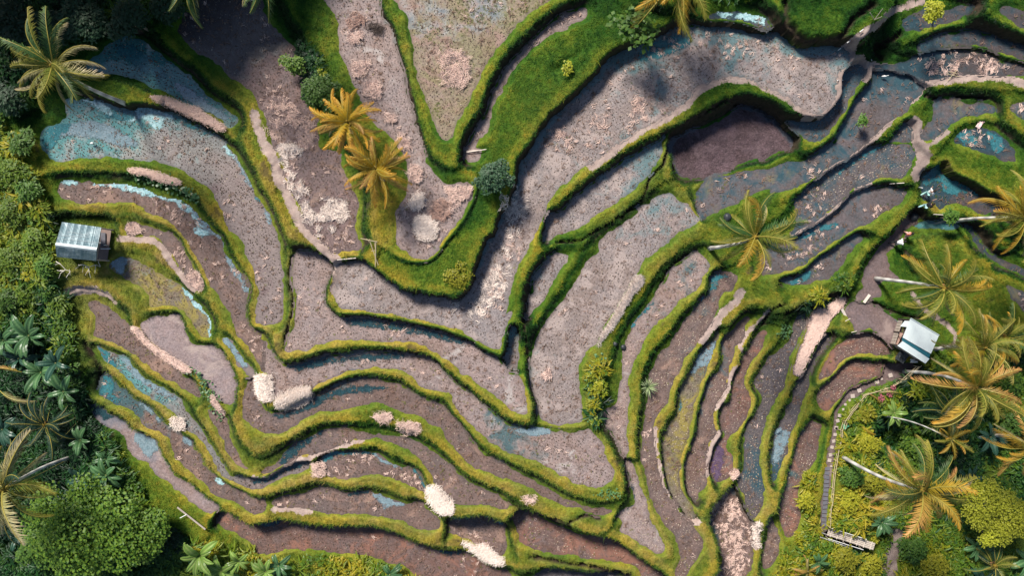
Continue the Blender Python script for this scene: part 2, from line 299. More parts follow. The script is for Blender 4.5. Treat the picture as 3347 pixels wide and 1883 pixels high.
# ------------------------------------------------------------------ the terraces: outlines, levels
# (outline, level in metres, mud, straw 0..1, stubble d/l/-)
F_ = [
# the big bent paddy in the middle
("A3 230,1449 380,1200 470,1120 600,1000 820,790 900,690 960,600 1000,560 1250,450 1400,390 1600,310 1800,270 2100,270 2300,310 2500,330 A4 50,320 150,330 250,400 300,445 400,465 600,455 750,450 800,480 860,570 830,640 760,710 740,770 745,850 720,940 660,1040 600,1095 540,1110 450,1085 350,1030 200,920 80,860 0,840 A3 2400,770 2200,750 2050,765 1950,800 1830,870 1770,960 1680,1040 1500,1170 1300,1270 1070,1420 B3 980,90 800,210 600,360 480,470 390,580 350,680 310,800 250,920 180,1060 120,1180 70,1300 30,1449 C3 20,100 -30,300 C2 2530,250 2480,400 2440,520 2410,610 2390,620 2250,570 2100,480 1950,420 1750,360 1500,310 1350,280 1100,250 900,235 830,200 790,130 780,50 790,0 B2 800,1449 810,1300 830,1220 850,1190 1000,1180 1100,1200 1200,1270 1270,1310 1330,1370 1420,1430 C2 1400,60 1600,95 1800,125 1900,150 2000,160 2060,130 B2 2150,1400 2190,1250 2270,1050 2290,980 2390,880 2400,800 2440,710 2500,640 2530,540 2574,450 B3 110,250 160,150 230,60", 3.0, 'grey', .32, 'd'),
("A1 1050,420 1250,350 1420,400 1500,470 1600,560 1720,640 1800,710 1880,760 1950,850 1990,900 2050,960 2180,1040 2300,1120 2330,1200 2250,1230 2100,1130 1980,1090 1850,1010 1700,950 1600,900 1450,830 1300,760 1100,720 950,700 850,650 900,570 1000,500", 2.8, 'teal', .0, 'd'),
("A1 400,1449 390,1380 430,1270 560,1210 660,1120 640,970 830,980 1000,990 1150,1040 1300,1090 1370,1050 1500,1070 1700,1130 1850,1200 2050,1300 2200,1400 B1 2290,110 2340,200 2400,300 2480,430 2500,520 B2 60,560 120,650 180,780 230,900 260,1000 270,1150 280,1300 290,1449 C2 290,0 290,150 270,330 200,370 60,385 10,350 20,200 50,50 B2 30,1380 B1 2490,1290 2420,1100 2370,960 2220,800 2180,700 2130,580 2060,460 1900,350 1750,260 1600,200 1400,160 1200,140 950,140 700,160 570,180 480,120 400,50", 2.1, 'tealgrey', .22, 'd'),
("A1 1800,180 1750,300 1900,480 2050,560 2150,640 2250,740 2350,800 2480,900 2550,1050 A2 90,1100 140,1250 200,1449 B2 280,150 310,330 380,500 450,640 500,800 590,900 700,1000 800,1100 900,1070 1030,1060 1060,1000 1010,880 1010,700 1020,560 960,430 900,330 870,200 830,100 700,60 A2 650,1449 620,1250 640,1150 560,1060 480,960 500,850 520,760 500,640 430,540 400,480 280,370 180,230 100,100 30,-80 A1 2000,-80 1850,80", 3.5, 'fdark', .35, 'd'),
("A2 680,-80 780,110 820,200 830,400 860,560 920,680 960,800 1020,930 1080,1050 1130,1130 1200,1220 1300,1310 1400,1410 B2 1500,200 1510,380 1500,500 1420,620 1390,700 1400,900 1430,1020 1520,1100 1620,1130 1720,1120 1800,1050 1880,920 1990,780 2080,640 2140,540 2140,420 2050,400 1900,400 1800,330 1720,240 1680,120 1650,0 A2 1600,1300 1560,1180 1530,1050 1490,920 1460,700 1430,620 1390,450 1350,320 1290,220 1240,160 1230,60 1200,-80", 4.6, 'pink', .12, 'd'),
("A2 1470,-80 1500,150 1530,300 1560,450 1580,650 1620,820 1680,960 1720,1090 1770,1230 1830,1340 1900,1380 1950,1320 2000,1200 2080,1060 2170,870 2250,680 2350,530 2450,400 A3 30,320 120,210 220,110 330,40 420,-80", 5.0, 'greenfield', .10, 'd'),
("A3 720,80 780,100 770,170 700,210 600,250 500,310 420,350 320,410 230,480 130,600 60,670 0,760 A2 2420,900 2350,1000 2330,1120 2300,1250 2230,1340 2180,1449 B2 2230,60 2180,160 2100,180 2080,80 2110,0 A2 2180,1270 2260,1150 2330,980 2350,870 2430,760 A3 0,640 120,510 230,400 370,260 480,180 600,110", 4.2, 'pink', .5, '-'),
# right of the bent paddy
("A4 860,640 1040,670 1010,760 930,870 870,960 830,1060 760,1160 690,1270 600,1350 500,1385 430,1360 340,1270 270,1200 400,1200 540,1190 640,1130 720,1030 760,930 760,780", 1.9, 'slate', .0, 'd'),
("A4 1090,700 1250,700 1400,730 1500,800 1560,850 1580,880 1500,980 1440,1070 1380,1110 1250,1200 1150,1290 1070,1370 980,1449 B4 860,130 740,190 620,270 540,330 480,360 380,420 280,460 200,470 100,490 B3 2574,440 2400,510 2250,590 2100,650 1960,710 1900,740 1860,640 1850,560 1840,480 1900,420 2000,350 2150,320 2350,280 2574,250 B4 200,190 300,170 420,180 520,130 620,60 680,0 A4 720,1400 760,1260 850,1130 900,1010 1000,900 1080,800", 1.3, 'slate', .14, '-'),
("B4 1250,0 1450,0 1480,50 1500,130 1440,260 1380,340 1250,330 1150,350 1060,390 960,430 860,480 780,560 700,630 640,690 560,760 450,810 350,870 290,900 330,800 330,680 320,560 380,520 460,430 560,340 680,270 800,200 950,110 1050,40 A4 1200,1420 1350,1280 1420,1230 1460,1300 1460,1400", 0.7, 'slate', .16, 'l'),
("B4 1080,440 1200,430 1330,470 1420,480 1400,560 1320,620 1220,680 1100,750 960,820 880,870 800,920 700,980 620,1040 540,1090 440,1170 330,1230 200,1270 60,1300 0,1290 0,1100 100,1000 250,960 380,920 430,860 550,800 650,740 760,670 800,580 900,500", 0.2, 'slate', .4, '-'),
("B4 950,980 1000,940 930,900 860,930 760,1000 640,1090 560,1130 480,1220 400,1280 300,1320 200,1350 300,1390 420,1380 520,1360 640,1340 740,1250 800,1180 850,1100 900,1030", -0.3, 'slate', .45, '-'),
("B3 1500,0 1510,60 1480,150 1400,280 1290,400 1240,450 1150,530 1000,620 860,700 750,790 650,850 560,880 490,900 470,930 400,960 350,950 370,870 380,760 410,700 540,670 600,600 700,510 800,420 900,350 1050,230 1200,140 1330,60 A3 1400,1430 1480,1400 1540,1340", 2.2, 'grey', .05, 'd'),
("B3 240,1449 250,1330 330,1200 400,1130 500,1080 600,1090 590,1140 500,1240 430,1400 C3 300,200 230,280 180,310 200,200 220,80", 2.0, 'grey', .02, 'd'),
("C3 0,560 20,430 40,400 80,450 100,550 105,800 50,830 -20,800 -10,650", 1.95, 'tealgrey', .0, 'd'),
("B3 1390,600 1450,540 1560,510 1650,530 1720,580 1800,660 1870,750 1780,830 1680,880 1580,970 1480,1050 1380,1120 1330,1150 1290,1250 1230,1340 1150,1449 C3 1130,100 1050,250 980,350 930,430 860,580 780,640 710,740 680,850 690,1010 720,1130 730,1250 730,1340 600,1360 450,1360 300,1300 300,1150 250,1000 235,850 240,700 270,550 330,430 430,280 550,130 640,0 B3 700,1300 790,1150 880,1060 900,960 1000,880 1150,780 1270,680 1250,640", 1.7, 'grey', .16, 'd'),
("A3 1560,1449 1600,1380 1700,1330 1800,1290 1900,1260 2050,1200 2150,1140 2220,1080 2300,1040 2400,1060 2500,1110 A4 40,1130 100,1180 200,1270 300,1350 310,1400 280,1449 B4 180,80 80,130 0,170 B3 2450,150 2300,200 2150,270 2000,330 1850,340 1700,330 1640,270 1630,180 1590,100 1560,40", 1.0, 'plough', .0, '-'),
("B3 1600,1250 1700,1180 1800,1110 1880,1090 1950,1150 1980,1200 1950,1260 1900,1330 1850,1449 C3 1750,100 1640,200 1560,300 1440,400 1350,520 1290,650 1230,760 1190,880 1180,1000 1190,1150 1170,1300 1160,1449 D3 1175,150 1180,250 1130,270 1100,200 1050,90 1000,20 C3 960,1380 940,1300 960,1230 1050,1170 1100,1000 1130,850 1130,700 1150,560 1200,440 1240,350 1330,260 1400,170 1470,50 1500,0 B3 1550,1350", 1.15, 'pink', .22, 'l'),
("D3 1170,330 1200,330 1250,430 1300,560 1330,650 1370,780 1400,900 1450,1010 1520,1100 1550,1160 1530,1210 1470,1230 1400,1200 1300,1130 1200,1060 1110,1000 1110,900 1080,860 1150,800 1220,760 1230,700 1210,600 1200,480 1180,400", 0.7, 'pink', .0, 'l'),
("C3 1960,100 2000,0 B3 1990,1300 2100,1270 2200,1290 2250,1330 2200,1449 C3 2130,60 2080,150 2060,230 1980,380 1890,500 1860,560 1800,640 1740,720 1690,830 1640,930 1600,1040 1560,1150 1500,1230 1450,1330 1430,1449 D3 1430,180 1460,330 1480,450 1520,560 1570,650 1640,760 1720,870 1800,970 1870,1030 1910,1110 1910,1180 1870,1260 1800,1360 1740,1470 1650,1470 1640,1380 1700,1290 1680,1180 1640,1080 1560,980 1490,870 1440,780 1400,660 1370,560 1360,460 1340,380 1310,300 1300,150 1310,40 C3 1330,1400 1340,1300 1370,1150 1380,1000 1390,880 1450,720 1500,650 1600,560 1700,400 1750,320 1850,200 1900,120", 0.6, 'mauve', .12, 'l'),
("C3 2060,470 2040,560 2010,680 1970,790 1930,880 1890,980 1850,1080 1820,1180 1800,1300 1780,1449 D3 1750,130 1700,280 1690,450 1700,560 1730,660 1790,750 1810,800 1810,880 1760,880 1700,800 1640,700 1580,600 1560,480 1540,350 1530,200 1530,50 C3 1560,1449 1600,1330 1680,1240 1680,1100 1700,1000 1770,900 1800,820 1850,720 1900,640 1980,560", 0.0, 'weed', .0, 'l'),
("C3 2370,330 2330,420 2300,520 2240,600 2200,700 2190,770 2150,860 2140,950 2120,1050 2060,1130 2020,1210 2010,1300 2030,1400 D3 2030,60 1980,150 1950,280 1930,420 1950,490 1940,570 1880,650 1850,720 1810,690 1760,600 1740,480 1750,330 1790,200 1850,80 1860,0 C3 1880,1340 1900,1200 1940,1080 1970,950 2020,880 2090,800 2110,700 2100,600 2130,520 2180,440 2260,370 2320,310", -0.5, 'mauve', .0, 'l'),
("C3 2480,430 2430,500 2370,600 2320,680 2310,740 2260,850 2220,950 2210,1040 2170,1130 2100,1200 2080,1290 2110,1400 D3 2110,90 2040,170 2010,280 1990,400 2010,470 2050,530 2150,500 2200,420 2200,290 2130,200 2150,130 2210,60 C3 2230,1449 2290,1370 2340,1280 2380,1180 2370,1080 2320,980 2350,850 2400,740 2460,640 2520,520 2540,450", -1.0, 'brown', .0, 'l'),
("C4 340,330 300,450 250,560 150,650 60,720 10,800 C3 2470,850 2410,940 2420,1000 2470,1060 2480,1130 2440,1220 2390,1300 2330,1400 D3 2320,50 2320,200 2310,330 2280,450 2250,530 2300,640 2340,760 2400,860 2430,880 2470,800 2510,720 2500,560 2480,420 2470,250 2490,100 C4 20,1449 50,1300 120,1150 180,1060 240,930 270,800 290,680 370,520 430,400 440,330 410,280", -1.4, 'slate', .12, 'l'),
("D3 2130,600 2190,570 2230,650 2300,800 2360,920 2400,1050 2410,1200 2400,1320 2300,1480 2000,1500 2090,1330 2080,1220 2040,1100 2010,980 1960,870 1970,780 2050,700 2110,650", -2.0, 'mauve', .75, '-'),
("C4 820,130 780,230 700,300 640,400 590,480 520,600 470,700 420,800 370,880 310,870 330,740 400,560 440,440 460,330 500,260 600,190 700,150", -1.3, 'pink', 1.6, '-'),
("C4 660,490 680,540 600,650 530,730 480,830 470,930 460,1010 400,1170 350,1300 300,1449 D4 250,250 200,350 150,480 110,500 105,300 130,100 150,0 C4 160,1400 230,1250 290,1120 340,980 380,900 440,790 520,640 580,530 620,480", -1.9, 'slate', .03, 'l'),
("D4 400,0 370,50 330,180 290,320 250,480 220,600 185,720 180,800 200,960 250,1080 330,1020 380,900 370,750 350,620 380,530 430,430 510,350 560,180 590,0 C4 600,1380 480,1330 420,1400", -2.6, 'brown', .0, 'l'),
("D4 40,920 80,860 120,930 170,1080 180,1200 130,1320 60,1370 10,1360 30,1200 50,1050", -2.5, 'mauve', .0, 'l'),
("C4 560,930 600,820 660,690 720,610 820,540 920,490 1020,480 1130,490 1200,560 1260,640 1230,680 1100,680 980,670 860,700 770,770 720,840 640,900", -1.6, 'brown', .0, 'l'),
("C4 600,980 700,900 760,830 850,750 950,750 1080,760 1170,760 1160,860 1100,910 1000,940 850,1000 780,1090 720,1150 650,1230 600,1210 550,1120 570,1030", -2.1, 'brown', .0, 'l'),
("C4 830,210 900,160 1000,180 1100,190 1200,260 1300,330 1370,380 1390,440 1340,500 1300,560 1280,640 1220,560 1150,480 1050,430 920,440 870,340 820,270", -1.1, 'path', .0, '-'),
("B4 1420,700 1500,690 1530,760 1420,850 1350,950 1240,1080 1240,1200 1300,1290 1380,1370 1200,1350 1150,1400 C4 1150,0 1170,100 1050,150 990,150 940,150 940,90 1000,30 B4 980,1330 1040,1180 1130,1050 1250,930 1350,810", -1.0, 'path', .0, '-'),
("C4 1180,860 1220,770 1350,770 1480,760 1470,830 1380,860 1280,930 1180,980 1080,1000 970,1060 880,1110 800,1160 750,1250 735,1400 D4 720,200 700,400 660,600 630,900 620,1010 580,1000 590,800 620,550 640,350 660,200 690,50 C4 700,1420 720,1250 790,1130 830,1060 920,990 1050,950 1150,900", -2.4, 'path', .0, '-'),
# below the bent paddy
("B2 400,1140 450,1070 600,1080 720,1150 780,1250 C2 700,0 690,80 680,180 720,240 800,310 880,330 950,310 1150,320 1300,350 1500,390 1800,450 1950,500 2100,560 2200,640 2350,720 2440,790 2500,860 C3 50,880 120,920 160,1000 190,1130 190,1230 150,1260 60,1240 0,1200 C2 2350,1080 2200,970 2050,860 1900,740 1750,640 1600,570 1450,550 1200,540 1000,530 800,540 650,590 450,640 320,650 310,600 330,520 390,400 410,250 420,100 400,0 B2 380,1300", 2.3, 'pink', .25, 'd'),
("B1 570,460 610,380 700,370 850,380 950,390 1150,400 1300,430 1450,470 1600,520 1750,570 1880,640 1960,720 2030,800 2100,870 2170,940 2200,1050 2260,1150 2350,1270 2420,1360 2450,1449 C1 2400,200 2420,340 2490,450 2574,480 2574,840 2530,760 2470,640 2350,520 2290,400 2250,280 2180,150 2110,20 B1 2060,1400 2000,1250 1950,1150 1880,1050 1830,950 1750,850 1650,760 1500,700 1400,640 1280,580 1150,580 950,590 800,590 680,570 600,520", 1.6, 'mauve', .3, 'd'),
("C2 0,475 60,490 110,560 170,660 230,740 310,790 400,780 550,740 700,690 850,690 1000,660 1250,650 1500,680 1650,700 1750,740 1850,840 1950,940 2100,1050 2200,1150 2330,1240 2450,1340 C3 84,1390 180,1410 300,1395 450,1420 600,1440 750,1425 D3 800,20 860,70 930,180 980,320 1030,430 1020,510 960,560 860,580 700,550 580,490 480,430 380,370 280,320 150,280 0,240 D2 2400,180 2250,80 C2 2190,1449 2100,1350 2000,1220 1940,1100 1880,1040 1750,1020 1650,990 1580,930 1500,850 1400,820 1200,810 1000,820 850,880 700,950 570,1000 400,1030 230,1110 180,1100 150,1000 120,880 90,870 60,760 0,660", 1.6, 'pink', .14, 'd'),
("C2 190,1270 330,1215 450,1150 600,1080 750,1010 850,960 1000,930 1150,920 1300,940 1420,970 1450,1010 1500,1030 1600,1080 1700,1130 1850,1170 1900,1250 2000,1340 2080,1449 D2 2110,100 2180,190 2270,260 2400,330 2500,390 D3 100,450 250,520 400,610 550,690 700,740 850,790 1000,800 1000,840 850,840 700,790 550,750 400,690 250,610 150,550 0,500 D2 2400,480 2200,400 2080,320 1980,220 1900,110 1830,0 C2 1750,1380 1650,1290 1500,1260 1350,1190 1200,1150 1050,1170 850,1230 650,1240 500,1300 400,1370 D2 330,20 250,60 100,40 0,0 C1 2400,1290 2370,1200 2380,1060 2410,990 2440,930 2500,890 C2 30,1100 90,1190 130,1240", 1.1, 'mauve', .1, 'd'),
("C1 2190,530 2250,540 2330,640 2400,740 2480,800 2500,880 2440,900 2380,830 2320,780 2300,700 2250,620", 1.3, 'tealgrey', .0, '-'),
("D2 0,450 130,390 240,340 330,200 450,130 600,50 720,10 850,0 1000,30 1150,60 1250,70 1450,90 1580,140 1700,200 1800,260 1900,340 2000,450 2150,560 2300,620 2390,660 2480,740 2500,760 2440,800 2300,760 2100,750 1960,740 1900,680 1830,600 1780,560 1750,480 1690,390 1620,300 1500,200 1350,150 1200,90 1050,110 900,150 750,200 600,250 450,280 350,330 250,390 150,440 50,460 D1 2480,430 2380,400 2300,330 2240,240 2180,100 C1 2130,1400 2070,1330 2030,1220 2100,1230 2200,1280 2240,1400 D1 2260,120 2310,220 2370,330 2440,400", 0.5, 'mauve', .08, 'd'),
("D2 660,300 720,260 800,230 950,240 1100,230 1200,250 1300,320 1450,390 1580,410 1640,480 1690,580 1690,640 1600,600 1480,540 1350,490 1200,450 1100,450 1000,490 900,500 780,480 700,450 680,380", 0.0, 'mauve', .4, 'd'),
("C1 960,600 1050,640 1150,680 1250,720 1320,800 1400,900 1500,950 1620,1020 1720,1090 1800,1160 1860,1270 1960,1400 D1 2060,150 2130,270 2200,380 2260,480 2340,480 2450,500 D2 0,500 130,500 200,450 300,390 420,350 530,350 530,400 430,430 300,460 220,520 120,580 0,610 D1 2400,570 2300,530 2200,470 2130,400 2080,290 2010,180 1930,60 C1 1830,1420 1740,1290 1640,1200 1560,1130 1450,1080 1350,1020 1280,930 1200,870 1130,820 1060,760 1010,700", 0.0, 'tealgrey', .1, 'd'),
("C1 870,170 960,150 1050,200 1130,260 1220,340 1290,430 1400,520 1500,620 1600,700 1700,790 1800,880 1900,960 1950,1030 1960,1100 1900,1080 1820,1030 1720,960 1600,900 1480,810 1370,730 1250,630 1120,560 1000,520 920,500 930,400 930,300", 0.3, 'mauve', .05, 'd'),
("C1 1380,390 1480,330 1560,300 1680,290 1750,310 1800,400 1830,480 1900,570 2000,590 2150,630 2200,700 2260,800 2300,900 2310,1000 2300,1160 2220,1180 2140,1120 2070,1040 1990,930 1900,840 1780,760 1650,680 1530,590 1430,490", 0.7, 'mud', .0, '-'),
("B1 1090,1180 1200,1120 1300,1150 1450,1220 1550,1290 1650,1340 1760,1400 1800,1449 C1 1850,80 1920,160 2000,240 2060,330 2070,420 2060,480 2000,510 1950,470 1880,380 1830,270 1750,220 1620,200 1500,210 1470,170 1440,80 1380,0 B1 1350,1400 1200,1300 1100,1230", 1.0, 'weed', .06, 'd'),
("B1 1240,800 1300,770 1400,810 1550,850 1700,900 1760,960 1820,1080 1880,1180 1930,1280 2000,1400 C1 2000,20 1960,30 1930,0 B1 1880,1400 1840,1330 1750,1200 1680,1080 1620,990 1520,920 1400,900 1280,900 1230,860", 1.3, 'mauve', .5, '-'),
("D2 190,700 300,670 450,640 600,590 700,580 800,600 900,640 1100,620 1250,660 1380,710 1500,740 1600,720 1700,790 1780,860 1820,930 1800,980 1700,1000 1600,980 1500,930 1350,890 1200,860 1000,840 800,850 650,820 500,790 350,780 200,770", -0.6, 'mauve', .2, 'd'),
("C1 1000,930 1060,870 1110,930 1190,1010 1270,1080 1330,1130 1440,1180 1500,1240 1600,1350 1680,1420 D1 1860,100 1900,200 1980,300 2020,380 2100,450 2200,530 2300,590 2400,640 2500,690 D2 100,700 110,780 80,830 0,850 D1 2400,780 2300,730 2180,690 2100,640 2020,560 1900,450 1820,380 1720,280 1690,180 1640,90 1560,40 C1 1400,1380 1370,1300 1250,1200 1150,1170 1060,1110 980,1060", -0.55, 'mauve', .12, 'd'),
("C1 850,1150 980,1180 1100,1280 1220,1330 1300,1420 D1 1430,60 1530,120 1560,200 1600,290 1660,390 1720,470 1850,530 1950,620 2050,700 2150,770 2100,830 2060,850 1900,750 1780,640 1640,530 1530,450 1440,350 1330,280 1250,200 1230,100 1180,30 1050,0 C1 960,1330 880,1240", -1.3, 'mud', .0, '-'),
("D1 2150,850 2200,790 2350,850 2450,930 2574,970 D2 60,940 250,905 300,900 420,930 600,960 850,960 1000,970 1200,970 1350,1010 1500,1080 1650,1140 1780,1190 1900,1210 2050,1210 2180,1270 2300,1350 2400,1390 2490,1400 2490,1520 1720,1520 1500,1360 1300,1310 1150,1260 1000,1230 850,1220 650,1210 450,1190 300,1200 200,1240 40,1230 20,1150 D1 2490,1140 2400,1080 2300,1030 2180,980 2130,910", -1.9, 'brown', .1, 'd'),
("D2 1930,880 2100,860 2250,850 2400,900 2450,950 2470,1050 2480,1180 2440,1250 2350,1250 2250,1190 2150,1120 2000,1060 1930,1050 1920,960", -1.1, 'mauve', .4, 'd'),
("D3 50,850 120,800 250,830 350,880 450,940 560,980 650,1020 750,1050 900,1070 1020,1080 1100,1150 1200,1230 1300,1290 1400,1360 1500,1430 1500,1500 1340,1500 1270,1380 1150,1330 950,1300 800,1280 650,1250 450,1230 300,1200 180,1150 100,1100 90,1000 60,930", -0.8, 'brown', .02, 'l'),
("D3 250,1500 260,1440 400,1380 600,1400 800,1410 1000,1420 1150,1450 1200,1500", -1.9, 'slate', .1, 'd'),
# north-east
("A4 1500,560 1650,510 1850,490 2000,480 2200,520 2350,600 2574,640 2640,700 2574,740 2300,735 2100,730 1900,740 1750,770 1600,780 1450,720 1300,690 1150,670 1110,640 1200,620 1300,640 1400,600", 1.7, 'dark', .5, '-'),
("A4 1700,1000 1850,960 2000,1010 2200,1020 2280,1050 2270,1110 2150,1120 2000,1140 1880,1200 1800,1280 1700,1350 1620,1390 1570,1330 1600,1240 1680,1180 1680,1080", 1.1, 'slate', .2, '-'),
("A4 1900,1330 2000,1270 2150,1240 2300,1290 2400,1380 B4 2440,20 2480,80 2490,180 2400,180 2280,130 2150,80 2000,20 1900,0", 0.9, 'dark', .6, '-'),
("A4 2450,1070 2500,1020 2640,1040 2640,1200 2500,1120", 1.5, 'slate', .8, '-'),
("B4 1740,200 1770,300 1850,340 1950,400 2050,450 2150,520 2260,560 2380,600 2300,660 2160,690 2050,640 1900,600 1800,620 1740,640 1680,560 1590,560 1560,440 1560,330 1640,280 1690,220", -0.2, 'dark', .03, '-'),
("A4 1640,60 1800,100 1950,60 2080,60 1950,180 1800,230 1650,270 1550,310 1420,290 1400,200 1500,130", 2.4, 'dark', .0, '-'),
("A4 1560,420 1750,340 2000,310 2200,330 2400,400 2640,480 2640,600 2400,530 2200,460 2000,440 1750,455 1560,500", 2.0, 'dark', .1, '-'),
("A4 2350,80 2450,60 2640,120 2640,300 2480,220 2380,130", 3.0, 'dark', .0, '-'),
("A3 1980,140 2100,110 2300,120 2450,150 2574,230 2540,300 2400,230 2250,180 2100,180 2000,190", 3.7, 'dark', .0, '-'),
("C4 2400,0 2480,20 2640,100 2640,300 2500,180 2430,80", -0.6, 'slate', .5, '-'),
("B4 2000,820 2060,840 2130,950 2250,1090 2400,1160 2640,1280 2640,1330 2400,1230 2230,1130 2110,1000 2040,870", -1.2, 'dark', .0, '-'),
("B4 1450,780 1550,790 1700,770 1850,780 1950,820 1900,850 1700,840 1540,830", -1.0, 'teal', .0, '-'),
("D1 2300,-1 2350,10 2340,30 2300,30", 1.0, 'mauve', .0, '-'),
]
F_ = F_[:-1]
# raised ground that is not flooded: level only
LAND = [
("A3 1000,230 1350,130 1500,210 1250,390 940,530 860,640 800,740 560,930 420,1070 330,1190 200,1370 B2 2540,100 2480,480 2380,640 2330,800 2230,930 2200,1050 2120,1200 2060,1340 1900,1400 1650,1370 1450,1300 1260,1230 1180,1160 1300,1160 1500,1210 1750,1180 1920,980 2120,750 2210,500 2330,200 2420,0 A2 2400,1200 2440,1050 2560,900 A3 200,600 500,380 800,260", 4.3),
("A4 330,-60 1000,-60 880,150 850,300 700,380 500,420 380,390 320,300 300,150", 4.6),
("A1 1300,900 1450,960 1520,1010 1350,1000 1200,1010 1000,940 1000,840", 3.0),
("A2 1300,0 1420,0 1500,400 1560,800 1640,1100 1760,1330 1900,1430 1800,1449 1700,1340 1600,1000 1500,600 1400,300", 5.1),
("B4 1800,250 2000,330 2300,480 2500,560 2574,300 2300,200 2000,100 1850,60", 0.9),
("B1 620,780 900,740 1100,760 1150,900 1050,1100 900,1180 560,1150", 0.9),
("C4 1380,330 1700,420 1900,500 1750,760 1550,780 1330,700 1300,600", -1.3),
]
CTRL = [(-30,600,.8),(60,750,.3),(60,950,-.8),(100,1150,-2.0),(100,1400,-3),(150,1700,-3.5),(500,1770,-3.2),(900,1880,-2.9),(1200,1890,-2.9),
 (100,50,3.4),(400,30,4.2),(50,330,2.4),(700,-20,4.2),(120,430,1.4),(2900,1420,-4),(3200,1500,-5),(3330,1250,-3.6),(2900,1800,-4.2),(3300,1850,-5),(2660,1760,-3.1),(2600,1890,-3.3),
 (3330,40,3.6),(3200,20,3.4),(2450,30,4.0),(2150,20,5.0),(2600,300,2.6),(2880,170,1.2),(2870,330,1.0),(3250,820,-.3),(3100,640,.3),(3300,1000,-1.2),(3120,1000,-1.0),
 (3120,830,-.6),(2150,610,1.8),(2560,760,.3),(2400,950,.0),(1300,900,3.4),(1000,200,4.0),(1570,420,4.6),(900,1850,-2.9)]
# trodden paths: polyline, half width (m), dark
PATHS = [
("A2 0,1130 60,1300 110,1449 B2 150,60 210,230 260,380 320,500 380,640 440,760 500,860 600,960 700,1060 810,1150", .42, 0.0),
("B2 810,1150 820,1200 810,1300 800,1449", .35, 0.2),
("A3 2574,850 2400,795 2200,775 2050,790 1940,840 1840,900 1790,980 1700,1050 1500,1180 1300,1285 1090,1425 B3 1000,110 820,225", .42, 0.3),
("A4 0,820 200,920 350,1040 480,1095 600,1080 700,970 730,850 735,760 800,660 850,580 830,490", .55, 0.35),
("A4 830,490 940,360 1030,300 1120,260 1200,170 1320,90 1560,10", .30, 0.1),
("A4 880,620 980,640 1050,680 1010,760", .5, .4),
("A4 1110,650 1300,690 1440,740 1560,830 1600,820 1750,790 1900,780 2100,755 2300,760 2450,790 2640,840", .40, .15),
("A4 1480,1200 1500,1290 1560,1400 B4 1590,60 1580,200 1520,330", .5, .4),
("A4 1830,1290 1700,1390 1600,1440", .25, .4),
("B4 1000,60 860,150 740,210 600,300", .3, .3), ("B4 1050,400 940,460 860,530 760,620 660,710 540,770 420,840 300,900", .32, .2),
("A4 1560,880 1440,1020 1300,1130 1180,1260 1080,1370", .3, .3),
("C3 2290,60 2230,160 2120,260 2060,330 1980,440 1900,540", .4, .1),
("C4 1480,80 1560,200 1680,290 1780,350 1860,430 1900,500 1880,570 1780,610", .22, .2),
("D4 1320,990 1310,1150 1270,1300 1250,1500", .7, .35),
("C3 2560,250 2400,420 2280,560 2300,700 2200,880 2150,1000 2100,1130 2030,1210", .2, .0),
("D3 1870,920 1700,860 1600,720 1520,560 1490,380 1450,200 1440,0", .18, .0),
("D3 2080,60 2020,170 1960,300 1940,460", .3, .0),
("D3 2440,950 2420,1080 2440,1160", .3, .0),
("B1 1170,930 1350,950 1500,960 1600,1050 1700,1200 1820,1340 1900,1430", .28, .0),
("C1 660,60 900,40 1050,90 1120,140", .35, .0),
("D2 200,800 400,805 560,830", .25, 0), ("D2 0,480 130,490 250,420 400,320 560,290 720,200 900,160 1050,120", .22, 0),
]
